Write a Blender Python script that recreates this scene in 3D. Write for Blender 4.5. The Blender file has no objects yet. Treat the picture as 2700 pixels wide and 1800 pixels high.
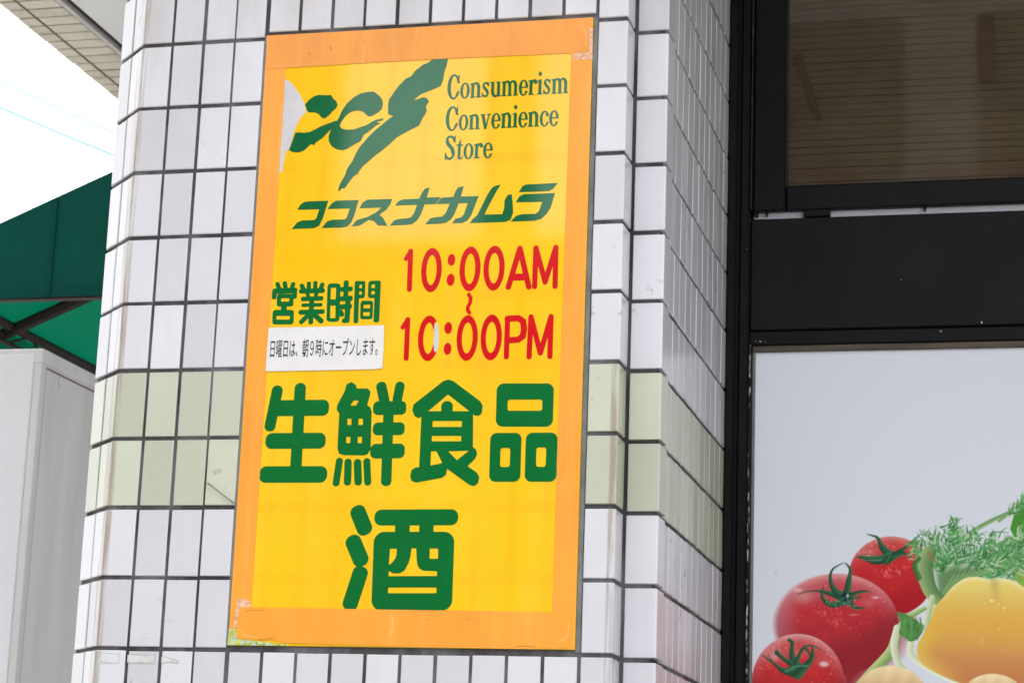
import bpy, math, random
import numpy as np
from mathutils import Matrix, Vector
from mathutils.geometry import tessellate_polygon

# ------------------------------------------------------------------ camera, sky, sun, exposure
sc = bpy.context.scene
C = sc.collection
cam = bpy.data.objects.new('camera', bpy.data.cameras.new('camera'))
C.objects.link(cam)
cam.matrix_world = Matrix(((0.96987, 0.02065, 0.24274, 1.3421),
                           (0.24096, -0.22808, -0.94336, -2.9164),
                           (0.03588, 0.97342, -0.22618, 1.55),
                           (0, 0, 0, 1)))
cam.data.sensor_width = 36.0
cam.data.lens = 78.138
cam.data.clip_start = 0.05
cam.data.clip_end = 3000
cam.data.dof.use_dof = True
cam.data.dof.focus_distance = 3.1
cam.data.dof.aperture_fstop = 16.0
sc.camera = cam

w = bpy.data.worlds.new('World'); sc.world = w; w.use_nodes = True
nt = w.node_tree
SUN_EL, SUN_AZ = math.radians(60), math.radians(8)      # azimuth: clockwise from +Y; beyond the shop
sky = nt.nodes.new('ShaderNodeTexSky'); sky.sky_type = 'NISHITA'; sky.sun_disc = False
sky.sun_elevation = SUN_EL; sky.sun_rotation = SUN_AZ
sky.dust_density = 6.0; sky.air_density = 1.6; sky.ozone_density = 1.0
hs = nt.nodes.new('ShaderNodeHueSaturation'); hs.inputs['Saturation'].default_value = 0.30   # thin bright cloud
bg = nt.nodes['Background']; bg.inputs['Strength'].default_value = 0.15
veil = nt.nodes.new('ShaderNodeMix'); veil.data_type = 'RGBA'; veil.inputs[0].default_value = 0.65      # even cloud deck over the clear-sky model
veil.inputs[7].default_value = (4.1, 4.25, 4.5, 1)
nt.links.new(sky.outputs[0], hs.inputs['Color']); nt.links.new(hs.outputs[0], veil.inputs[6]); nt.links.new(veil.outputs[2], bg.inputs['Color'])

sd = bpy.data.lights.new('sun', 'SUN'); sd.energy = 0.5; sd.angle = math.radians(40); sd.color = (1, 0.97, 0.93)
sun = bpy.data.objects.new('sun', sd); C.objects.link(sun)
dv = Vector((math.sin(SUN_AZ)*math.cos(SUN_EL), math.cos(SUN_AZ)*math.cos(SUN_EL), math.sin(SUN_EL)))
sun.rotation_euler = dv.to_track_quat('Z', 'Y').to_euler(); sun.location = dv*30

sc.view_settings.view_transform = 'Standard'; sc.view_settings.look = 'None'
sc.view_settings.gamma = 1.0; sc.view_settings.use_curve_mapping = False
sc.view_settings.exposure = 2.17
sc.render.engine = 'CYCLES'
random.seed(7); rng = np.random.default_rng(7)

# ------------------------------------------------------------------ helpers
def lin(*c):            # sRGB 0..255 -> linear
    return tuple((v/255/12.92 if v <= 10 else ((v/255+.055)/1.055)**2.4) for v in c)

def tag(o, label=None, cat=None, group=None, kind=None):
    if label: o['label'] = label
    if cat: o['category'] = cat
    if group: o['group'] = group
    if kind: o['kind'] = kind
    return o

def thing(name, label, cat, loc=(0, 0, 0), group=None):
    o = bpy.data.objects.new(name, None); C.objects.link(o); o.location = loc; o.empty_display_size = .05
    return tag(o, label, cat, group)

def link(name, me, parent=None, loc=None, rot=None):
    o = bpy.data.objects.new(name, me); C.objects.link(o)
    if parent is not None:
        o.parent = parent
    if loc is not None:      # world location (parents here are never rotated)
        p = Vector((0, 0, 0)); q = parent
        while q is not None: p += q.location; q = q.parent
        o.location = Vector(loc) - p
    if rot is not None: o.rotation_euler = rot
    return o

def mesh(name, vs, fs, mat, smooth=False):
    me = bpy.data.meshes.new(name); me.from_pydata([tuple(map(float, v)) for v in vs], [], fs)
    me.materials.append(mat)
    if smooth: me.polygons.foreach_set('use_smooth', [True]*len(me.polygons))
    me.update(); return me

class MB:
    def __init__(s): s.v = []; s.f = []
    def box(s, x0, x1, y0, y1, z0, z1, b=0.0):
        """box with chamfered edges when b > 0"""
        i = len(s.v)
        if b <= 0:
            s.v += [(x, y, z) for z in (z0, z1) for y in (y0, y1) for x in (x0, x1)]
            s.f += [[i+a for a in f] for f in ((0, 2, 3, 1), (4, 5, 7, 6), (0, 1, 5, 4), (2, 6, 7, 3), (0, 4, 6, 2), (1, 3, 7, 5))]
            return s
        b = min(b, (x1-x0)/2.2, (y1-y0)/2.2, (z1-z0)/2.2)
        idx = {}
        for a in (0, 1):
            for bb in (0, 1):
                for c in (0, 1):
                    px, py, pz = (x0, x1)[a], (y0, y1)[bb], (z0, z1)[c]
                    ix, iy, iz = px+(b if a == 0 else -b), py+(b if bb == 0 else -b), pz+(b if c == 0 else -b)
                    for k, q in enumerate(((px, iy, iz), (ix, py, iz), (ix, iy, pz))):
                        idx[a, bb, c, k] = len(s.v); s.v.append(q)
        g = lambda a, bb, c, k: idx[a, bb, c, k]
        for a in (0, 1):
            f = [g(a, 0, 0, 0), g(a, 1, 0, 0), g(a, 1, 1, 0), g(a, 0, 1, 0)]; s.f.append(f if a else f[::-1])
            f = [g(0, a, 0, 1), g(1, a, 0, 1), g(1, a, 1, 1), g(0, a, 1, 1)]; s.f.append(f[::-1] if a else f)
            f = [g(0, 0, a, 2), g(1, 0, a, 2), g(1, 1, a, 2), g(0, 1, a, 2)]; s.f.append(f if a else f[::-1])
            for e in (0, 1):
                s.f.append([g(a, e, 0, 0), g(a, e, 1, 0), g(a, e, 1, 1), g(a, e, 0, 1)])
                s.f.append([g(a, 0, e, 0), g(a, 1, e, 0), g(a, 1, e, 2), g(a, 0, e, 2)])
                s.f.append([g(0, a, e, 1), g(1, a, e, 1), g(1, a, e, 2), g(0, a, e, 2)])
                for h in (0, 1): s.f.append([g(a, e, h, k) for k in range(3)])
        return s
    def tube(s, pts, r, n=8):
        pts = [Vector(p) for p in pts]; rings = []
        for i, p in enumerate(pts):
            d = (pts[min(i+1, len(pts)-1)] - pts[max(i-1, 0)]).normalized()
            u = d.cross(Vector((0, 0, 1)) if abs(d.z) < .9 else Vector((1, 0, 0))).normalized(); v = d.cross(u)
            j = len(s.v); rings.append(j)
            s.v += [tuple(p + (u*math.cos(t)+v*math.sin(t))*r) for t in [2*math.pi*k/n for k in range(n)]]
        for a, b in zip(rings, rings[1:]):
            s.f += [[a+k, a+(k+1) % n, b+(k+1) % n, b+k] for k in range(n)]
        s.f += [[rings[0]+k for k in range(n)][::-1], [rings[-1]+k for k in range(n)]]
        return s
    def build(s, name, mat, parent=None, smooth=False, origin=None):
        vs = s.v
        if origin is None:
            a = np.array(vs); origin = tuple((a.min(0)+a.max(0))/2)
        vs = [(x-origin[0], y-origin[1], z-origin[2]) for x, y, z in vs]
        me = mesh(name, vs, s.f, mat, smooth)
        return link(name, me, parent, origin)

# ------------------------------------------------------------------ materials
def mk(name, base, rough=.5, var=.0, scale=12., bump=0., bscale=80., spec=.5, metal=0., stretch=(1, 1, 1), detail=4., rnd=0., coat=0.):
    """principled with object-space noise in value and relief; rnd = per-object value jitter"""
    m = bpy.data.materials.new(name); m.use_nodes = True; n = m.node_tree.nodes; l = m.node_tree.links
    p = n['Principled BSDF']; p.inputs['Base Color'].default_value = (*base, 1); p.inputs['Roughness'].default_value = rough
    p.inputs['Specular IOR Level'].default_value = spec; p.inputs['Metallic'].default_value = metal
    p.inputs['Coat Weight'].default_value = coat; p.inputs['Coat Roughness'].default_value = .08
    geo = n.new('ShaderNodeNewGeometry'); mp = n.new('ShaderNodeMapping'); mp.inputs['Scale'].default_value = stretch
    l.new(geo.outputs['Position'], mp.inputs['Vector'])
    col = None
    if var or rnd:
        rgb = n.new('ShaderNodeRGB'); rgb.outputs[0].default_value = (*base, 1); col = rgb.outputs[0]
    if var:
        t = n.new('ShaderNodeTexNoise'); t.inputs['Scale'].default_value = scale; t.inputs['Detail'].default_value = detail; t.inputs['Roughness'].default_value = .6
        l.new(mp.outputs[0], t.inputs['Vector'])
        r = n.new('ShaderNodeMapRange'); r.inputs[1].default_value = .3; r.inputs[2].default_value = .7; r.inputs[3].default_value = 1-var; r.inputs[4].default_value = 1+var*.5
        l.new(t.outputs['Fac'], r.inputs[0])
        v = n.new('ShaderNodeVectorMath'); v.operation = 'SCALE'; l.new(col, v.inputs[0]); l.new(r.outputs[0], v.inputs['Scale']); col = v.outputs[0]
    if rnd:
        oi = n.new('ShaderNodeObjectInfo'); r = n.new('ShaderNodeMapRange'); r.inputs[3].default_value = 1-rnd; r.inputs[4].default_value = 1+rnd*.4
        l.new(oi.outputs['Random'], r.inputs[0])
        v = n.new('ShaderNodeVectorMath'); v.operation = 'SCALE'; l.new(col, v.inputs[0]); l.new(r.outputs[0], v.inputs['Scale']); col = v.outputs[0]
    if col is not None: l.new(col, p.inputs['Base Color'])
    if bump:
        t = n.new('ShaderNodeTexNoise'); t.inputs['Scale'].default_value = bscale; t.inputs['Detail'].default_value = 3
        l.new(mp.outputs[0], t.inputs['Vector'])
        b = n.new('ShaderNodeBump'); b.inputs['Strength'].default_value = bump; b.inputs['Distance'].default_value = .002
        l.new(t.outputs['Fac'], b.inputs['Height']); l.new(b.outputs[0], p.inputs['Normal'])
    m['_col'] = 0
    return m

def node(m, t, **kw):
    x = m.node_tree.nodes.new(t)
    for k, v in kw.items():
        if k.startswith('i'): x.inputs[int(k[1:])].default_value = v
        else: setattr(x, k, v)
    return x

def overlay(m, fac_socket, colour):
    """mix a stain colour over whatever feeds the base colour"""
    l = m.node_tree.links; p = m.node_tree.nodes['Principled BSDF']; s = p.inputs['Base Color']
    mx = m.node_tree.nodes.new('ShaderNodeMix'); mx.data_type = 'RGBA'
    if s.links: l.new(s.links[0].from_socket, mx.inputs[6])
    else: mx.inputs[6].default_value = s.default_value
    mx.inputs[7].default_value = (*colour, 1); l.new(fac_socket, mx.inputs[0]); l.new(mx.outputs[2], s)

def noise_mask(m, scale, lo, hi, strength, stretch=(1, 1, 1), detail=5., off=(0, 0, 0)):
    l = m.node_tree.links
    geo = node(m, 'ShaderNodeNewGeometry'); mp = node(m, 'ShaderNodeMapping'); mp.inputs['Scale'].default_value = stretch; mp.inputs['Location'].default_value = off
    l.new(geo.outputs['Position'], mp.inputs['Vector'])
    t = node(m, 'ShaderNodeTexNoise'); t.inputs['Scale'].default_value = scale; t.inputs['Detail'].default_value = detail; t.inputs['Roughness'].default_value = .62
    l.new(mp.outputs[0], t.inputs['Vector'])
    r = node(m, 'ShaderNodeMapRange'); r.inputs[1].default_value = lo; r.inputs[2].default_value = hi; r.inputs[3].default_value = 0; r.inputs[4].default_value = strength
    l.new(t.outputs['Fac'], r.inputs[0]); return r.outputs[0]

def mul(m, a, b):
    x = node(m, 'ShaderNodeMath', operation='MULTIPLY'); m.node_tree.links.new(a, x.inputs[0]); m.node_tree.links.new(b, x.inputs[1]); return x.outputs[0]

def pos_mask(m, axis, lo0, lo1, hi1, hi0):
    """trapezoid window over one world axis"""
    l = m.node_tree.links; geo = node(m, 'ShaderNodeNewGeometry'); sp = node(m, 'ShaderNodeSeparateXYZ'); l.new(geo.outputs['Position'], sp.inputs[0])
    a = node(m, 'ShaderNodeMapRange'); b = node(m, 'ShaderNodeMapRange')
    for r, (u, v) in ((a, (lo0, lo1)), (b, (hi0, hi1))):
        r.inputs[1].default_value = u; r.inputs[2].default_value = v; l.new(sp.outputs[axis], r.inputs[0])
    return mul(m, a.outputs[0], b.outputs[0])

WHITE_T, GREEN_T = (.705, .69, .722), (.57, .59, .462)
def tile_material(name, base):
    m = mk(name, base, rough=.22, var=.035, scale=9, bump=.06, bscale=60, rnd=.13)
    overlay(m, noise_mask(m, 22, .5, .85, .18, (1.6, 1.6, .22)), (.50, .47, .44))                  # vertical grime runs
    overlay(m, noise_mask(m, 260, .66, .80, .5), (.42, .36, .30))                               # specks
    top = mul(m, noise_mask(m, 14, .38, .7, .75, (1, 1, .3), off=(3, 1, 0)), pos_mask(m, 2, 2.45, 2.85, 9, 10))
    overlay(m, top, (.52, .48, .46))                                                           # dust under the canopy
    overlay(m, mul(m, noise_mask(m, 40, .60, .68, .7, off=(1.3, 0, .4)), noise_mask(m, 6, .54, .6, 1.0)), (.40, .30, .22))
    return m
M_tile = tile_material('glazed_white_tile', WHITE_T)
M_tileg = tile_material('glazed_sage_tile', GREEN_T)
def corner_material(name, base, x0, x1, z0, z1):
    m = tile_material(name, base)
    s = mul(m, pos_mask(m, 0, x0, x0+.003, x1-.003, x1), mul(m, noise_mask(m, 30, .36, .56, .85, (3, 3, .18)), pos_mask(m, 2, z0-.1, z0, z1, z1+.1)))
    overlay(m, s, (.36, .29, .22))
    return m
M_tileL = corner_material('glazed_white_corner_tile', WHITE_T, -.012, .012, 0, 3.2)
M_tileLg = corner_material('glazed_sage_corner_tile', GREEN_T, -.012, .012, 0, 3.2)
M_tileR = corner_material('glazed_white_edge_tile', WHITE_T, .733, .746, 0, 2.03)
M_tileRg = corner_material('glazed_sage_edge_tile', GREEN_T, .733, .746, 0, 2.2)
M_grout = mk('grey_grout', (.060, .056, .058), .9, var=.5, scale=9, bump=.5, bscale=300)
overlay(M_grout, noise_mask(M_grout, 11, .45, .68, .85, (1, 1, .6), off=(5, 2, 1)), (.21, .205, .22))
M_yellow = mk('yellow_acrylic', (.97, .57, .010), .05, var=.03, scale=2.2, bump=.03, bscale=5, spec=.5)
overlay(M_yellow, noise_mask(M_yellow, 3.0, .42, .66, .55, (1.2, 1, .8)), (.95, .47, .006))           # broad uneven orange tone
overlay(M_yellow, noise_mask(M_yellow, 9, .5, .75, .35, (2.2, 1, .18), off=(0, 0, 7)), (.93, .62, .06))   # faint vertical streaks
def grid_mask(m, p, c0, wd, axis, strength):
    l = m.node_tree.links; geo = node(m, 'ShaderNodeNewGeometry'); sp = node(m, 'ShaderNodeSeparateXYZ'); l.new(geo.outputs['Position'], sp.inputs[0])
    a = node(m, 'ShaderNodeMath', operation='PINGPONG'); b = node(m, 'ShaderNodeMath', operation='SUBTRACT'); b.inputs[1].default_value = c0
    l.new(sp.outputs[axis], b.inputs[0]); l.new(b.outputs[0], a.inputs[0]); a.inputs[1].default_value = p/2
    r = node(m, 'ShaderNodeMapRange'); r.interpolation_type = 'SMOOTHSTEP'; r.inputs[1].default_value = 0; r.inputs[2].default_value = wd; r.inputs[3].default_value = strength; r.inputs[4].default_value = 0
    l.new(a.outputs[0], r.inputs[0]); return r.outputs[0]
for _a, _p, _c, _w in ((0, .05, .0, .012), (2, .10, .0177, .014)):                  # tile joints behind show faintly through
    overlay(M_yellow, mul(M_yellow, grid_mask(M_yellow, _p, _c, _w, _a, .20), noise_mask(M_yellow, 4, .38, .6, 1., off=(_a, 2, _p))), (.72, .34, .004))
M_green = mk('green_vinyl', (.0003, .145, .027), .1, var=.12, scale=14, bump=.02, bscale=40, spec=.3)
M_dkgreen = mk('dark_green_vinyl', (.0003, .125, .036), .05, var=.1, scale=14, bump=.03, bscale=5, spec=.5)
M_red = mk('red_vinyl', (.64, .003, .006), .12, spec=.4, var=.1, scale=20)
def tape_material(name, base):
    m = mk(name, base, .30, var=.12, scale=9, bump=.7, bscale=22, stretch=(1, 1, .5))
    overlay(m, noise_mask(m, 30, .52, .8, .5, (2.5, 1, .12), off=(1, 1, 3)), (.98, .48, .12))
    overlay(m, noise_mask(m, 18, .52, .8, .35, (1.5, 1, .35)), (.78, .22, .02))
    overlay(m, noise_mask(m, 120, .70, .74, .8), (.40, .14, .03))
    return m
M_tape = tape_material('orange_tape', (.98, .37, .042))
M_tape2 = tape_material('faded_orange_tape', (.92, .34, .052))
M_resid = mk('tape_residue', (.85, .45, .25), .6, var=.35, scale=160)
overlay(M_resid, noise_mask(M_resid, 200, .5, .6, .6), (.85, .70, .62))
M_patch = mk('peeled_print', (.60, .62, .10), .6, var=.3, scale=90)
overlay(M_patch, noise_mask(M_patch, 110, .5, .56, 1.), (.45, .62, .62))
overlay(M_patch, noise_mask(M_patch, 140, .55, .6, .9, off=(2, 1, 0)), (.12, .3, .05))
M_wear = mk('bare_white_plastic', (.62, .585, .60), .4, var=.12, scale=25)
M_side = mk('white_side_tiles', (.70, .69, .70), .3, var=.06, scale=9)
M_sticker = mk('white_sticker', (.78, .75, .73), .45, var=.06, scale=25)
overlay(M_sticker, noise_mask(M_sticker, 90, .66, .72, .5), (.5, .42, .35))
M_ink = mk('black_ink', (.018, .017, .02), .5)
M_seal = mk('grey_sealant', (.22, .23, .25), .6, var=.3, scale=25, bump=.3, bscale=120)
M_sealD = mk('dark_sealant', (.17, .178, .17), .6, var=.4, scale=25, bump=.3, bscale=120)
M_black = mk('black_anodised_frame', (.0032, .0033, .0036), .42, spec=.2, var=.35, scale=18, bump=.06, bscale=160)
overlay(M_black, noise_mask(M_black, 240, .74, .78, .8), (.16, .16, .15))
M_smeared = mk('smeared_frame', (.0045, .0046, .005), .45, var=.3, scale=18, spec=.2)
overlay(M_smeared, mul(M_smeared, noise_mask(M_smeared, 130, .50, .60, .9, (2.2, 1, .45)), mul(M_smeared, noise_mask(M_smeared, 14, .36, .52, 1., (1, 1, 1), off=(4, 0, 0)), pos_mask(M_smeared, 0, .8292, .8305, .8326, .8334))), (.50, .51, .50))
M_fascia = mk('black_panel', (.0055, .0055, .0056), .6, spec=.2, var=.3, scale=7, bump=.05, bscale=200)
overlay(M_fascia, noise_mask(M_fascia, 6, .45, .8, .35), (.016, .015, .013))
M_ridge = mk('dusty_black_ridge', (.012, .012, .012), .3, var=.5, scale=40, spec=.5)
overlay(M_ridge, noise_mask(M_ridge, 120, .62, .72, .7, (1, 1, .5)), (.16, .16, .15))
M_smear = mk('white_sealant_smear', (.55, .55, .53), .7, var=.3, scale=60)
M_bead = mk('weathered_bead', (.085, .06, .04), .5, var=.5, scale=40, stretch=(.3, 1, 3))
M_beadg = mk('grey_bead', (.19, .19, .19), .45, var=.2, scale=30)
M_gapw = mk('white_strip', (.50, .51, .54), .5, var=.1, scale=30)
M_blind = mk('brown_slat', (.25, .218, .175), .5, var=.18, scale=7, bump=.05, bscale=90)
overlay(M_blind, mul(M_blind, noise_mask(M_blind, 9, .36, .6, .45, (1, 1, .5)), pos_mask(M_blind, 2, 0, .1, 2.672, 2.715)), (.24, .10, .035))
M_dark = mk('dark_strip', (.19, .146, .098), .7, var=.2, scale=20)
M_soffit = mk('white_soffit', (.72, .72, .70), .6, var=.05, scale=3)
M_trim = mk('pale_trim', (.55, .53, .50), .6, var=.1, scale=10)
M_beige = mk('beige_tile', (.58, .52, .40), .35, var=.12, scale=14, rnd=.12, bump=.05, bscale=80)
overlay(M_beige, noise_mask(M_beige, 12, .5, .75, .6), (.30, .25, .16))
M_dgrout = mk('dark_grout', (.03, .028, .022), .9)
M_cab = mk('white_cabinet', (.84, .85, .88), .4, var=.03, scale=4)
M_cabs = mk('grey_white_cabinet_side', (.76, .755, .74), .5, var=.10, scale=16, stretch=(1, 1, .12))
M_cabline = mk('cabinet_seam', (.22, .20, .17), .8, var=.2, scale=30)
M_rust = mk('rusty_steel', (.022, .010, .008), .8, var=.6, scale=30, bump=.4, bscale=150)
M_cable = mk('cable', (.30, .48, .72), .6)
M_ground = mk('pavement', (.32, .315, .30), .85, var=.15, scale=2, bump=.2, bscale=60)
M_house = mk('brown_siding', (.15, .12, .10), .8, var=.08, scale=2)
M_cream = mk('cream_render', (.42, .37, .32), .8, var=.08, scale=2)
M_brownt = mk('brown_cladding', (.20, .145, .10), .6, var=.15, scale=6)
M_roofm = mk('slate_roof', (.07, .07, .075), .7, var=.2, scale=5)
M_siding = mk('grey_siding', (.13, .13, .135), .8, var=.1, scale=2)
M_wall = mk('grey_render', (.45, .44, .42), .8, var=.08, scale=3)
M_wire = mk('dull_wire', (.18, .18, .17), .4, metal=.6)
def fabric(name, col, tr):
    m = bpy.data.materials.new(name); m.use_nodes = True; n = m.node_tree.nodes; l = m.node_tree.links
    p = n['Principled BSDF']; p.inputs['Base Color'].default_value = (*col, 1); p.inputs['Roughness'].default_value = .9; p.inputs['Specular IOR Level'].default_value = .1
    t = n.new('ShaderNodeBsdfTranslucent'); t.inputs['Color'].default_value = (*tr, 1)
    x = n.new('ShaderNodeMixShader'); x.inputs[0].default_value = .5
    l.new(p.outputs[0], x.inputs[1]); l.new(t.outputs[0], x.inputs[2]); l.new(x.outputs[0], n['Material Output'].inputs['Surface'])
    overlay(m, noise_mask(m, 5, .4, .7, .4), tuple(c*.7 for c in col))
    return m
M_awn = fabric('green_awning_cloth', (.005, .075, .05), (.0005, .085, .042))
M_awnend = fabric('dark_green_end_cloth', (.010, .125, .10), (.004, .05, .03))
M_glass = bpy.data.materials.new('window_glass'); M_glass.use_nodes = True
_n = M_glass.node_tree.nodes; _l = M_glass.node_tree.links
_g = _n.new('ShaderNodeBsdfGlossy'); _g.inputs['Roughness'].default_value = .02
_t = _n.new('ShaderNodeBsdfTransparent'); _t.inputs['Color'].default_value = (.84, .80, .74, 1)
_f = _n.new('ShaderNodeFresnel'); _f.inputs['IOR'].default_value = 1.45; _x = _n.new('ShaderNodeMixShader')
_l.new(_f.outputs[0], _x.inputs[0]); _l.new(_t.outputs[0], _x.inputs[1]); _l.new(_g.outputs[0], _x.inputs[2]); _l.new(_x.outputs[0], _n['Material Output'].inputs['Surface'])

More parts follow.
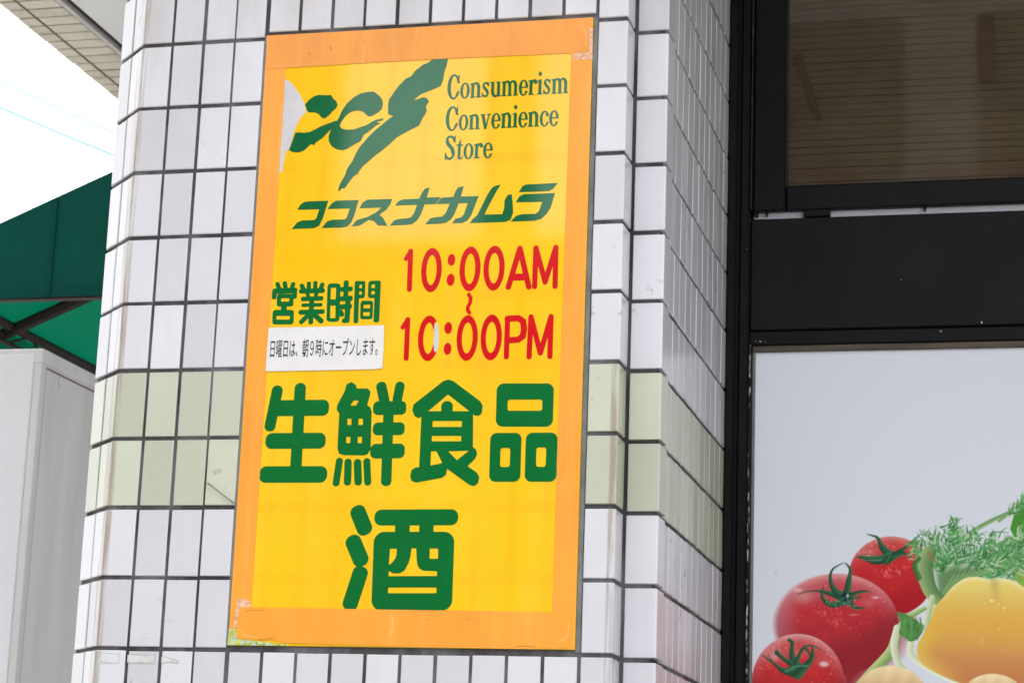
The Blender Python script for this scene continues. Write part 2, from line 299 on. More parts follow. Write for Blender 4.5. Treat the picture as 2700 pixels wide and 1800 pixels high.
# ---- sign artwork, millimetres of the wall plane: b rounded bar, s stroke, p outline, e ellipse; capitals cut away
G = {
 'sei': [('b',251.4,2192,241.5,2126,16.4,7.54),('b',244.3,2159.2,329,2158.9,23.05,8.86),('b',284.6,2195.3,285,2064.4,16.84,7.98),('b',237.3,2112.1,326.9,2111.7,22.61,9.31),('b',231.1,2064.1,331.9,2063.7,23.49,9.97)],
 'sen': [('p',[(354.9,2190.8),(360.3,2193.5),(365.8,2189.9),(367.4,2184.1),(384.3,2183.9),(387.5,2180.8),(386.9,2175.3),(383.3,2161.3),(388.9,2157.4),(390.8,2151.9),(392,2099),(388.2,2093.1),(383.1,2091.9),(354.7,2092.6),(348.9,2094.7),(346.8,2100.7),(346.6,2151.2),(342.6,2156.3),(343.1,2162.1),(352.8,2181.8)],1.77),('P',[(358.1,2142.1),(362.7,2142),(362.9,2134.4),(358.3,2134.4)],0.66),('P',[(374.5,2141.9),(379.7,2141.8),(379.9,2134.2),(374.7,2134.2)],0.66),('P',[(357.8,2116.2),(362.6,2116.2),(362.8,2108.6),(358,2108.6)],0.66),('P',[(374.8,2116),(379.6,2116),(379.8,2108.4),(375,2108.4)],0.66),('P',[(365.4,2168.2),(372.2,2168.1),(368.6,2161.9),(361.4,2162)],0.44),('b',349.3,2087.1,345.3,2046.8,10.19,4.88),('b',361.6,2085.8,362.6,2047.7,10.64,5.1),('b',375.2,2085.2,378.5,2047.7,11.08,5.32),('b',388.6,2086.4,392.6,2047.6,10.19,4.88),('b',403.2,2194.7,412,2161.5,15.07,7.09),('b',433.2,2194.6,428.1,2162.8,13.74,6.65),('b',394.4,2157.3,442.9,2157.1,19.5,7.09),('b',395.7,2127.7,442.1,2127.5,18.17,7.09),('b',393.5,2096,443.7,2096.2,20.83,7.98),('b',417.1,2165.7,419,2046.8,15.07,7.09)],
 'shoku': [('p',[(502.1,2194.7),(508.7,2192.7),(547.9,2164.1),(551.6,2158.1),(550.7,2148.9),(547.4,2146),(543.1,2146.7),(502.7,2177.6),(465.6,2146.2),(461.2,2144.2),(457,2146.3),(453.8,2153.6),(455,2160.9),(495.2,2192.3)],1.77),('b',501.7,2166,502.5,2146.6,16.84,7.98),('p',[(467.1,2150.4),(538.5,2149.5),(540.2,2099.7),(544.7,2096.6),(546.7,2090.7),(544.4,2085.1),(532.8,2073.6),(547.6,2064),(551,2058.2),(549.8,2051.1),(545.5,2047.6),(539.7,2049.1),(504.9,2073),(503.3,2063),(498.7,2059.3),(462.3,2052.9),(456.8,2055),(454.8,2061.2),(456.4,2068.3),(461,2071),(467.2,2071.6)],1.55),('P',[(482.8,2137.2),(523.9,2136.7),(524,2129.8),(482.9,2130.2)],0.66),('P',[(482.7,2116.2),(523.8,2115.7),(523.8,2109.5),(482.8,2109.9)],0.66),('P',[(482.2,2094.6),(489.5,2094.6),(498.1,2078.8),(482.4,2075.8)],0.44),('P',[(507.8,2094.4),(534.8,2095),(519.6,2083.1)],0.44)],
 'hin': [('p',[(582.8,2179.5),(643.6,2178.5),(643.8,2138.1),(583.2,2138.9)],10.19),('P',[(592,2163.5),(635,2162.9),(635.1,2153.5),(592.1,2154.1)],3.1),('p',[(575.4,2110.7),(601.2,2110.5),(601.4,2061.1),(575.8,2061.2)],9.31),('P',[(584.8,2095.4),(591.6,2095.3),(591.7,2075.9),(585,2075.9)],3.55),('p',[(625.9,2110.5),(651.9,2110.3),(652,2060.8),(626.1,2061)],9.31),('P',[(635.6,2095.6),(642.3,2095.5),(642.3,2075.7),(635.7,2075.8)],3.55)],
 'sake': [('b',376.1,2018.8,394.7,1979.1,22.64,9.64),('b',371.3,1977.3,391.9,1935.6,23.13,10.12),('b',390.5,1934.7,373.2,1874.5,22.16,9.15),('b',404.4,2002.7,524.8,2003,22.16,10.12),('p',[(435.4,1995.3),(455.4,1995.2),(455.9,1975.1),(435.9,1975.1)],0.48),('p',[(470.2,1995.2),(489.7,1995.2),(490.1,1975.1),(470.7,1975.1)],0.48),('p',[(420.1,1967.9),(505.7,1968),(506.3,1889.7),(421.2,1889)],14.94),('P',[(429.6,1958.9),(438.4,1959),(438.5,1950.9),(436.3,1944.9),(432.4,1940.2),(429.2,1937.7)],0.48),('P',[(460.4,1959.5),(466.4,1959.5),(467.8,1943.9),(469.3,1936.8),(472.5,1931.7),(478.4,1928.8),(497.5,1928.2),(497.8,1922.5),(429.6,1921.9),(429.3,1927.9),(435.7,1924.9),(444.7,1924.9),(451.7,1928.9),(457,1939),(459.5,1948.3)],0.48),('P',[(487.2,1958.8),(497.3,1958.9),(497.6,1946.6),(487.5,1946.6)],0.96),('P',[(430.7,1904.4),(497,1904.8),(497,1900),(430.7,1899.5)],1.45)],
 'ei': [('b',239.5,2344.2,244.8,2331.5,6.65,3.1),('b',251,2345.2,254,2332.4,6.65,3.1),('b',265.5,2343.5,262,2331,6.65,3.1),('b',233.6,2330.7,271.5,2331,8.42,3.1),('b',237,2333.9,236.8,2318.7,7.09,3.1),('b',267.7,2333.7,267.9,2318.8,7.09,3.1),('p',[(244.6,2322.9),(262.7,2322.5),(263.1,2311),(245.1,2311.5)],3.55),('P',[(248.6,2318.9),(259,2318.6),(259.1,2316),(248.7,2316.2)],1.11),('b',252.5,2310.4,252.9,2297.3,8.86,1.77),('p',[(240.4,2298.7),(263.8,2298.1),(264.2,2285.4),(240.8,2285.9)],4.43),('P',[(243.3,2292.7),(261.3,2292.2),(261.4,2289.6),(243.3,2290)],1.33)],
 'gyo': [('b',288.4,2343.7,288.8,2325.9,6.21,2.66),('b',298,2344.3,298.7,2325.7,6.21,2.66),('b',276.3,2340.5,282.3,2329.8,6.65,2.88),('b',309.9,2341.4,305.6,2330.1,6.65,2.88),('b',274.2,2329.6,313,2329.9,7.09,2.88),('b',286,2328.9,289.2,2320.4,5.76,2.22),('b',301.6,2328.9,299.4,2320.6,5.76,2.22),('b',277.6,2318.1,311.6,2318.3,6.65,2.88),('b',279.1,2308.9,310.8,2308.9,5.32,2.44),('b',275.2,2298.5,314.6,2298.8,7.09,2.88),('b',294.1,2320.3,294.7,2280.5,7.09,2.88),('b',293.7,2297.4,278,2282.2,7.09,2.88),('b',296.3,2297.3,312.8,2282.7,7.54,3.1)],
 'ji': [('p',[(322.1,2334.7),(331.1,2334.4),(332.2,2288.6),(323.3,2288.8)],5.32),('P',[(322.9,2332.7),(329.1,2332.5),(329.5,2317.2),(323.3,2317.4)],0.89),('P',[(323.7,2306.4),(329.7,2306.3),(330.2,2289.7),(324.2,2289.9)],0.89),('b',335.9,2330.6,355,2331.1,7.09,2.88),('b',344.5,2343.9,345.1,2316.8,7.54,3.1),('b',335.8,2316.6,355.7,2317.4,7.54,3.1),('b',336,2304.8,355.1,2305.6,7.54,3.1),('b',348.7,2316.7,348.9,2281.5,7.98,3.1),('b',341.1,2285.1,349.6,2284,6.65,2.88),('b',337.6,2300.4,342.1,2290.7,6.65,2.88)],
 'kan': [('b',361,2342.6,362.2,2280.5,7.09,2.88),('b',392.1,2342.1,392.6,2280.9,8.42,3.1),('b',360.3,2339.5,373.2,2339.6,5.32,2.22),('b',360.4,2329.3,373.3,2329.3,4.43,1.77),('b',361,2319.4,372.9,2319.5,5.32,2.22),('b',370.9,2340.5,371.2,2318.3,4.88,1.99),('b',379.4,2339.4,393.5,2339.5,5.32,2.22),('b',379.7,2329.2,393.2,2329.2,4.43,1.77),('b',379.5,2319.4,393.2,2319.4,5.32,2.22),('b',380.2,2340.7,380.5,2318.5,4.88,1.99),('p',[(371.8,2309.1),(382.4,2308.9),(382.8,2289.8),(372.2,2290)],3.99),('P',[(373.2,2306.5),(381.6,2306.3),(381.5,2302.6),(373.1,2302.8)],0.66),('P',[(373.3,2295.8),(381.7,2295.6),(381.7,2291.5),(373.3,2291.7)],0.66)],
 'r1': [('s',[(438.4,2384),(439.2,2328)],7.31),('s',[(432.2,2373),(438.5,2383.5)],6.65)],
 'r2': [('e',470.5,2355.3,15.07,32.36),('E',470.5,2355.3,7.54,21.94)],
 'r3': [('e',499.3,2369.4,5.54,8.64),('e',499.3,2340.2,5.76,8.86)],
 'r4': [('e',527,2355.4,15.29,32.58),('E',527,2355.4,7.54,22.16)],
 'r5': [('e',562,2355.4,15.29,32.58),('E',562,2355.4,7.76,22.16)],
 'r6': [('s',[(583.7,2327.3),(598.4,2382.8),(613.2,2326.9)],7.98),('b',586.4,2341.4,610.1,2341.3,10.19,0.89)],
 'r7': [('s',[(621.5,2327.1),(621.5,2382.9),(636.4,2333.1),(650.1,2382.9),(650.8,2326.7)],7.54)],
 'q1': [('s',[(438.9,2284.1),(439.4,2228.1)],7.31),('s',[(432.2,2273),(438.9,2283.7)],6.65)],
 'q2': [('e',470.9,2256.3,15.51,32.8),('E',470.9,2256.3,7.76,22.38),('P',[(479.6,2278.8),(490.9,2278.6),(492.8,2236.2),(480.6,2237.3),(478,2256.4)],0.89)],
 'q3': [('e',498.8,2270.5,5.54,8.42),('e',499.1,2240.5,5.54,8.64)],
 'q4': [('e',527.1,2255.5,15.29,32.8),('E',527.1,2255.5,7.76,22.16)],
 'q5': [('e',561.8,2255.6,15.29,32.8),('E',561.8,2255.6,7.76,22.16)],
 'q6': [('s',[(584.3,2282.3),(584.6,2227.6)],7.54),('s',[(584.3,2281.9),(599.9,2282.2),(606.8,2277.6),(608.5,2266.9),(607.2,2256.3),(600.6,2251.4),(585.5,2250.9)],8.86)],
 'q7': [('s',[(617.1,2226.9),(617.9,2283.7),(633,2231.9),(646.5,2283.4),(646.7,2226.8)],7.54)],
 'wave': [('s',[(526.8,2318.1),(529.9,2312.8),(529.1,2306),(526.3,2300.5),(526,2295.7),(528.8,2291.8)],5.32)],
 'logo': [('p',[(266.3,2611.6),(271.6,2618.2),(279.3,2623.5),(286.1,2625.4),(301,2624),(305.5,2624.5),(309.3,2618.6),(314.1,2614.5),(316.7,2607.9),(314.3,2603.1),(308.2,2598.1),(305,2593.7),(298.4,2589),(295,2589.2),(291.4,2592.1),(288.2,2596.1),(281.9,2598.9),(273.9,2599.1),(270.3,2601.5)],0),('p',[(245.7,2543),(250.2,2556.5),(254,2568.8),(258.5,2569.3),(267.7,2568.2),(276.8,2569.3),(284.6,2572.6),(292.3,2576.8),(302.4,2580.2),(314.6,2584.2),(320.3,2584.6),(315,2577.3),(309.2,2571.9),(305.3,2568.7),(295.7,2558.5),(285.8,2552.2),(284.2,2548.2),(279.5,2550.6),(268.7,2540.9),(260.4,2538.3),(251.2,2539.6)],0),('p',[(320,2589.6),(324,2599.6),(331.3,2610.6),(341.1,2619.3),(351,2624.5),(361.1,2626.2),(371.2,2626.2),(379.5,2619.6),(384.3,2613.7),(385.8,2606.8),(384.6,2599),(378.6,2593.6),(369.8,2589),(365.3,2588.6),(360.6,2591.7),(357,2595.8),(350.1,2598.4),(342.2,2598.1),(335.6,2595.7),(329.1,2590.3),(323.8,2582.6),(321.5,2575.9),(325.6,2571.6),(333.6,2569.7),(343.8,2569.9),(354.9,2573.2),(361.5,2575.2),(365.9,2577.2),(370.3,2580.4),(376.9,2583.1),(388,2584.8),(386.6,2581.9),(377.1,2579),(383.9,2577.1),(377.3,2574.5),(370.8,2569.1),(365.4,2564.8),(358.9,2560.6),(354.9,2551.8),(345,2546.6),(334.1,2540.3),(327.4,2539),(318.2,2541),(310.7,2545.9),(306.2,2554),(305.7,2561.9),(308.6,2570.8),(312.8,2577.4),(317,2582.9)],0),('p',[(458.9,2671.8),(481.2,2671.8),(479.4,2661),(476.5,2652),(474.9,2638.6),(471.9,2629.7),(462.1,2625.6),(451.1,2621.7),(442.3,2618.7),(437,2614.5),(431.6,2609.6),(440.4,2612.1),(447,2614),(452.7,2611.4),(455.2,2606.8),(451,2600.3),(452.5,2592.3),(446.3,2581.4),(442.3,2571.4),(433.6,2567.3),(422.7,2562.2),(409.7,2555),(399,2545.3),(390.4,2537.9),(381.8,2531.5),(377.5,2528.3),(368.9,2520.8),(360.3,2513.4),(356.1,2507.9),(353,2502.5),(346.5,2498.3),(343.4,2493.9),(339.2,2488.5),(335.1,2481.9),(329.5,2481),(326.3,2477.1),(324.5,2478.6),(326.9,2487.9),(334,2501),(336.8,2511),(344.1,2521.9),(348.1,2531.8),(353.2,2541.7),(364.8,2555.9),(375.5,2566.6),(387.3,2576.2),(394.9,2582.7),(402.5,2587.5),(394.5,2590.6),(393.8,2604.2),(394.5,2612.1),(400.7,2622),(408.1,2632.9),(418.8,2643.7),(426.5,2646.7),(431.7,2654.4),(442.5,2662.9),(452.4,2667)],0)],
 'k_ko1': [('p',[(263.9,2451.5),(268.6,2459.4),(274.1,2463),(280.8,2463.7),(310.7,2463.4),(303.8,2437.4),(298.8,2426.4),(291.2,2422.9),(257.3,2422.8),(265.3,2432.7),(272.4,2435.2),(290.4,2435.2),(293.9,2437.3),(297.6,2451)],0)],
 'k_ko2': [('p',[(310.3,2451),(316.1,2459.2),(322.6,2463),(356.8,2462.8),(350.9,2439),(347,2429.2),(341.7,2423.9),(333.9,2422.4),(302.9,2422.8),(310.4,2432.3),(318.6,2434.6),(336.6,2434.5),(339.8,2436.6),(344,2450.6)],0)],
 'k_su': [('p',[(358.1,2450.3),(363.2,2459.2),(369.7,2462.8),(407,2462.5),(404.7,2454.8),(399.5,2447.3),(392,2442),(389.3,2438.8),(394.6,2435.3),(401.8,2422.9),(387.4,2423.8),(381.5,2430.2),(373.6,2432.7),(367.1,2428.5),(359.5,2424.3),(347.9,2423.6),(354.6,2432.3),(362.3,2434.9),(371.1,2436.8),(384.1,2443.4),(391.6,2450.2)],0)],
 'k_na': [('p',[(411.5,2452.4),(416.7,2458.8),(423.2,2461.2),(447.5,2461.4),(451.5,2470.8),(455.7,2476.1),(462.2,2477.6),(458.5,2462.8),(479.4,2462.4),(472.2,2452.3),(455.7,2452.5),(450.9,2437.7),(445.8,2429.1),(438.3,2423.8),(429.5,2423),(405.2,2422.8),(411.5,2430.3),(418,2432.2),(431.2,2432.9),(436.7,2434.4),(440.8,2440.2),(444.7,2452.2)],0)],
 'k_ka': [('p',[(473.3,2452.3),(478.4,2459.8),(482.7,2461.8),(498.1,2462.1),(501,2471.1),(505.1,2476.4),(512.8,2477.2),(509,2462.2),(535.2,2462),(525.5,2433.9),(520.4,2426.4),(512.9,2423),(497.6,2422.9),(502.8,2429.9),(510.3,2431.2),(514.5,2435.4),(519.7,2452.1),(506.2,2452.2),(500.3,2435.9),(495.2,2428.4),(488.8,2424.3),(480.1,2423),(458.1,2423.1),(465.4,2431.7),(473.1,2433.1),(481.8,2433.3),(486.1,2436.4),(489.1,2441.8),(493,2452.2)],0)],
 'k_mu': [('p',[(523.8,2422.4),(527.9,2428.4),(534.2,2433.6),(541.2,2448.7),(548.2,2463.7),(554.4,2473.4),(559.7,2476.5),(567.2,2477.3),(562.1,2469.8),(556,2458),(547,2439.7),(545,2434.3),(571,2434),(573.3,2443.1),(573.5,2454),(577.6,2461.5),(583.4,2463.1),(585,2453.6),(586.7,2436.1),(583.3,2425.3),(575.8,2422.3)],0)],
 'k_ra': [('p',[(593.7,2465.3),(598.7,2473.8),(604.1,2476.3),(649.8,2476.8),(644.1,2468.8),(637.8,2465.3),(626,2465.1)],0),('p',[(589.9,2450.6),(594.9,2459.3),(601.3,2462.1),(646.4,2462.2),(640.7,2440.6),(634.6,2431.1),(627.3,2424.8),(617.8,2422.6),(583.4,2422.5),(590.6,2430.5),(599.1,2432.8),(618.5,2432.7),(623.7,2435.8),(628.6,2449.8)],0)],
 'white_wear': [('p',[(231.1,2652.1),(238.2,2649.5),(248.1,2638.8),(256.6,2626.9),(263.3,2614.7),(268.3,2600.7),(260.1,2592.4),(252.4,2575.7),(248.8,2559.9),(245.6,2545.3),(239.9,2540.6),(237.8,2523),(236.4,2509.5),(231.3,2509.7)],0.66)],
 'scrape': [('p',[(479.3,2275.6),(481.9,2276.6),(484,2268),(485,2256.2),(484.6,2244.5),(482.8,2237.4),(479.7,2238.2),(479.3,2248.8),(479.3,2261.7)],0.89)],
 'residue_tr': [('p',[(689,2704.6),(693.5,2704.3),(694.4,2658.3),(666.7,2659.4),(666.5,2668.4),(690.2,2668.4)],0.44)],
 'residue_bl': [('p',[(210.7,1888.8),(228.7,1884.9),(229.6,1878.6),(213.9,1877.1),(212.6,1861.9),(211.1,1848.4),(207.7,1848.8)],0.72)],
 'patch_bl': [('p',[(200.7,1846.5),(211.7,1846.6),(213.1,1832.8),(259.5,1828.4),(288,1826.1),(288,1824.8),(199.8,1825)],0.24)],
}

# ------------------------------------------------------------------ ground and the place around
MB().box(-400, 400, -400, 400, -.3, 0).build('ground', M_ground)['kind'] = 'structure'

# ------------------------------------------------------------------ tiled pillar
ROW = lambda r: 2.8177 - .1*r           # height of horizontal joint r
COL = lambda c: .05*c
SOFFIT = 3.42
pil = thing('tiled_pillar', 'pillar of white glazed tiles with two sage green rows, carrying the yellow sign', 'pillar', (.35, .3, 0))
FP = [(-.0602, 2.92), (-.0602, .0690), (.0046, .0030), (.7420, .0030), (.7420, .0580), (.7865, .0580), (.7865, .80), (.10, .80), (.10, 2.92)]
vs = [(x, y, z) for z in (0, SOFFIT) for x, y in FP]; n = len(FP)
fs = [[i, (i+1) % n, n+(i+1) % n, n+i] for i in range(n)] + [list(range(n))[::-1], list(range(n, 2*n))]
link('grout_core', mesh('grout_core', [(x-.35, y-.3, z) for x, y, z in vs], fs, M_grout), pil)

def strip_mesh(name, front, depth_pts, h, mat, b=.0011):
    """tile from a plan profile: front polyline (already chamfered at its ends), each point with an inward direction"""
    vs = []; n = len(front); rings = []
    for z, off in ((-h/2, 1), (-h/2+b, 0), (h/2-b, 0), (h/2, 1)):
        rings.append(len(vs))
        vs += [(x+dx*b*off, y+dy*b*off, z) for (x, y), (dx, dy) in zip(front, depth_pts)]
    fs = []
    for a, c in zip(rings, rings[1:]):
        fs += [[a+k, a+k+1, c+k+1, c+k] for k in range(n-1)]
    D = .008
    for zi, up in ((rings[0], False), (rings[-1], True)):
        j = len(vs); vs += [(vs[zi+k][0]+depth_pts[k][0]*D, vs[zi+k][1]+depth_pts[k][1]*D, vs[zi][2]) for k in range(n)]
        for k in range(n-1):
            f = [zi+k, zi+k+1, j+k+1, j+k]; fs.append(f if up else f[::-1])
        if not up: j0 = j
        else: j1 = j
    fs.append([rings[0], rings[1], rings[2], rings[3], j1, j0]); e = n-1
    fs.append([j0+e, j1+e, rings[3]+e, rings[2]+e, rings[1]+e, rings[0]+e])
    return mesh(name, vs, fs, mat)

def flat_profile(wd, b=.0011):
    return [(-wd/2, b), (-wd/2+b, 0), (wd/2-b, 0), (wd/2, b)], [(0, 1)]*4
def bent_profile(L1, L2, a1, a2, r=.0022, b=.0011):
    """two legs meeting at the origin; a1, a2 plan angles of the legs away from the corner (leg 1 is the left one)"""
    d1, d2 = (math.cos(a1), math.sin(a1)), (math.cos(a2), math.sin(a2))
    n1 = (d1[1], -d1[0]); n2 = (-d2[1], d2[0])            # inward normals
    if n1[0]*d2[0]+n1[1]*d2[1] < 0: n1 = (-n1[0], -n1[1])
    if n2[0]*d1[0]+n2[1]*d1[1] < 0: n2 = (-n2[0], -n2[1])
    mid = ((n1[0]+n2[0]), (n1[1]+n2[1])); ml = math.hypot(*mid); k = 1/(ml/2) if ml else 1; mid = (mid[0]/ml*k, mid[1]/ml*k)
    pts = [(d1[0]*L1+n1[0]*b, d1[1]*L1+n1[1]*b), (d1[0]*(L1-b), d1[1]*(L1-b)), (d1[0]*r, d1[1]*r)]
    m = .32*r; pts.append((mid[0]*m, mid[1]*m)); pts += [(d2[0]*r, d2[1]*r), (d2[0]*(L2-b), d2[1]*(L2-b)), (d2[0]*L2+n2[0]*b, d2[1]*L2+n2[1]*b)]
    return pts, [n1, n1, n1, mid, n2, n2, n2]

TW, TH = .0449, .0940
_cache = {}
def tile(kind, mat, loc, h=TH, rz=0.0):
    key = (kind, mat.name, round(h, 4))
    if key not in _cache:
        if kind == 'flat': p = flat_profile(TW)
        elif kind == 'chamfer': p = bent_profile(.0440, .0445, math.radians(135), 0.)
        elif kind == 'back': p = bent_profile(.045, .0448, math.radians(90), math.radians(-45))
        elif kind == 'edge': p = bent_profile(.0427, .0505, math.radians(180), math.radians(90))
        elif kind == 'recess': p = bent_profile(.0453, .0505, math.radians(180), math.radians(90))
        elif kind == 'return': p = flat_profile(.0462)
        _cache[key] = strip_mesh('tile', p[0], p[1], h, mat)
    j = lambda a: random.uniform(-a, a)
    o = link('tile', _cache[key], pil, (loc[0]+j(.0004), loc[1]+j(.0003), loc[2]+j(.0005)), (j(.007), j(.0025), rz+j(.009)))
    return o

extra = []     # rows out of the picture, joined below
def band(r): return r in (6, 7)
V0, V1 = -1, 12
for r in range(V0, V1+1):
    z = (ROW(r)+ROW(r+1))/2; g = band(r)
    W, L, R_ = (M_tileg, M_tileLg, M_tileRg) if g else (M_tile, M_tileL, M_tileR)
    tile('back', L, (-.0638, .0675, z))
    tile('chamfer', L, (.0030, 0, z))
    for c in (1, 2): tile('flat', W, (COL(c)+.025, 0, z))
    tile('flat', W, (COL(3)+.0235, 0, z))
    if r <= 0:
        for c in range(4, 14):
            if r == 0: tile('flat', W, (COL(c)+.025, 0, z+.0040), TH-.0075)
            else: tile('flat', W, (COL(c)+.025, 0, z))
    elif r >= 10:
        for c in range(4, 14): tile('flat', W, (COL(c)+.025, 0, z))
    tile('edge', R_, (.7452, 0, z))
    tile('recess', W, (.7938, .055, z-.0012))
    for k in range(11):
        tile('return', W, (.7895, .1335+.05*k, z-.0012), rz=math.radians(90))
# the same courses above and below the picture, one joined part
mb = MB(); mg = MB()
for r in list(range(-6, V0)) + list(range(V1+1, 28)):
    z0, z1 = ROW(r+1)+.003, min(ROW(r)-.003, SOFFIT-.003)
    if z1 < z0 + .01: continue
    for c in range(0, 15): mb.box(COL(c)+.0025, COL(c+1)-.0025 if c < 14 else .745, 0, .006, z0, z1)
    mb.box(.752, .793, .055, .061, z0, z1)
    for k in range(11): mb.box(.7835, .7895, .106+.05*k, .151+.05*k, z0, z1)
for r in range(-6, 28):
    z0, z1 = max(ROW(r+1)+.003, .003), min(ROW(r)-.003, SOFFIT-.003)
    if z1 < z0 + .01: continue
    for k in range(56): mb.box(-.0635, -.0575, .118+.05*k, .163+.05*k, z0, z1)
tag(mb.build('tile_courses', M_tile, pil), kind='stuff')

# ------------------------------------------------------------------ lettering: unions of rounded bars, strokes and outlines -> real cut vinyl
def sdf_ops(ops, X, Z):
    d = np.full(X.shape, 1e9)
    for o in ops:
        t = o[0]
        if t == 'b':
            _, x0, y0, x1, y1, wd, r = o
            L = math.hypot(x1-x0, y1-y0); ux, uy = (x1-x0)/L, (y1-y0)/L; cx, cy = (x0+x1)/2, (y0+y1)/2
            a = np.abs((X-cx)*ux+(Z-cy)*uy)-(L/2-r); b = np.abs(-(X-cx)*uy+(Z-cy)*ux)-(wd/2-r)
            q = np.hypot(np.maximum(a, 0), np.maximum(b, 0))+np.minimum(np.maximum(a, b), 0)-r
        elif t in 'pP':
            pts = o[1]; inside = np.zeros(X.shape, bool); q = np.full(X.shape, 1e9)
            for (xa, ya), (xb, yb) in zip(pts, pts[1:]+pts[:1]):
                vx, vy = xb-xa, yb-ya; h = np.clip(((X-xa)*vx+(Z-ya)*vy)/(vx*vx+vy*vy+1e-12), 0, 1)
                q = np.minimum(q, np.hypot(X-xa-h*vx, Z-ya-h*vy))
                if ya != yb:
                    c = ((ya > Z) != (yb > Z)) & (X < (xb-xa)*(Z-ya)/(yb-ya)+xa); inside ^= c
            q = np.where(inside, -q, q)-o[2]
        elif t in 'eE':
            _, cx, cy, rx, ry = o; k0 = np.hypot((X-cx)/rx, (Z-cy)/ry); k1 = np.hypot((X-cx)/rx**2, (Z-cy)/ry**2)+1e-9; q = k0*(k0-1)/k1
        elif t == 's':
            pts = o[1]; q = np.full(X.shape, 1e9)
            for (xa, ya), (xb, yb) in zip(pts, pts[1:]):
                vx, vy = xb-xa, yb-ya; h = np.clip(((X-xa)*vx+(Z-ya)*vy)/(vx*vx+vy*vy+1e-12), 0, 1)
                q = np.minimum(q, np.hypot(X-xa-h*vx, Z-ya-h*vy))
            q = q-o[2]/2
        d = np.maximum(d, -q) if t in 'PE' else np.minimum(d, q)
    return d

def bounds(ops):
    xs, zs = [], []
    for o in ops:
        if o[0] == 'b': pts = [(o[1], o[2]), (o[3], o[4])]; m = o[5]/2
        elif o[0] in 'pPs': pts = o[1]; m = o[2]
        else: pts = [(o[1]-o[3], o[2]-o[4]), (o[1]+o[3], o[2]+o[4])]; m = 0
        xs += [p[0]-m for p in pts]+[p[0]+m for p in pts]; zs += [p[1]-m for p in pts]+[p[1]+m for p in pts]
    return min(xs)-1, max(xs)+1, min(zs)-1, max(zs)+1

def contours(ops, res):
    x0, x1, z0, z1 = bounds(ops)
    gx = np.arange(x0, x1+res, res); gz = np.arange(z0, z1+res, res)
    Xg, Zg = np.meshgrid(gx, gz); d = sdf_ops(ops, Xg, Zg); d[np.abs(d) < 1e-6] = 1e-6
    s = d < 0
    mixed = (s[:-1, :-1] ^ s[1:, 1:]) | (s[:-1, 1:] ^ s[1:, :-1]) | (s[:-1, :-1] ^ s[:-1, 1:])
    nxt = {}; P = {}
    def pt(e):
        if e not in P:
            k, i, j = e
            i2, j2 = (i, j+1) if k == 0 else (i+1, j)
            a, b = d[i, j], d[i2, j2]; t = a/(a-b)
            P[e] = (gx[j]+t*res*(k == 0), gz[i]+t*res*(k == 1))
        return e
    for i, j in zip(*np.nonzero(mixed)):
        b0, b1, b2, b3 = s[i, j], s[i, j+1], s[i+1, j+1], s[i+1, j]
        E = [(0, i, j), (1, i, j+1), (0, i+1, j), (1, i, j)]      # bottom right top left
        c = b0 | b1 << 1 | b2 << 2 | b3 << 3
        segs = {1: [(0, 3)], 2: [(1, 0)], 3: [(1, 3)], 4: [(2, 1)], 5: [(0, 3), (2, 1)], 6: [(2, 0)], 7: [(2, 3)], 8: [(3, 2)], 9: [(0, 2)],
                10: [(1, 0), (3, 2)], 11: [(1, 2)], 12: [(3, 1)], 13: [(0, 1)], 14: [(3, 0)]}.get(int(c), [])
        for a, b in segs: nxt[pt(E[a])] = pt(E[b])
    loops = []
    while nxt:
        st, cur = nxt.popitem(); lp = [st]
        while cur != st and cur in nxt: lp.append(cur); cur = nxt.pop(cur)
        q = [P[e] for e in lp]
        if len(q) < 4: continue
        loops.append(simplify(q, res*.12))
    return loops

def simplify(q, tol):
    A = np.array(q); n = len(A)
    far = int(np.argmax(((A-A[0])**2).sum(1))); keep = {0, far}
    stack = [(0, far), (far, n)]
    B = np.vstack([A, A[:1]])
    while stack:
        a, b = stack.pop()
        if b-a < 2: continue
        u = B[b]-B[a]; L = np.hypot(*u)+1e-9; t = np.abs(u[0]*(B[a+1:b, 1]-B[a, 1])-u[1]*(B[a+1:b, 0]-B[a, 0]))/L
        k = int(np.argmax(t))
        if t[k] > tol: m = a+1+k; keep.add(m % n); stack += [(a, m), (m, b)]
    return [tuple(A[i]) for i in sorted(keep)]

def fill(loops):
    """triangles of each island with its own holes, as indices into the loops laid end to end"""
    area = lambda l: sum(a[0]*b[1]-b[0]*a[1] for a, b in zip(l, l[1:]+l[:1]))/2
    def within(p, l):
        c = False
        for (xa, ya), (xb, yb) in zip(l, l[1:]+l[:1]):
            if (ya > p[1]) != (yb > p[1]) and p[0] < (xb-xa)*(p[1]-ya)/(yb-ya)+xa: c = not c
        return c
    start = [0]
    for l in loops: start.append(start[-1]+len(l))
    depth = [sum(within(l[0], m) for m in loops if m is not l) for l in loops]; out = []
    for i, l in enumerate(loops):
        if depth[i] % 2: continue
        grp = [i]+[j for j, m in enumerate(loops) if depth[j] == depth[i]+1 and within(m[0], l)]
        mp = [start[j]+k for j in grp for k in range(len(loops[j]))]
        out += [[mp[a] for a in t] for t in tessellate_polygon([[Vector((p[0], p[1], 0)) for p in loops[j]] for j in grp])]
    return out

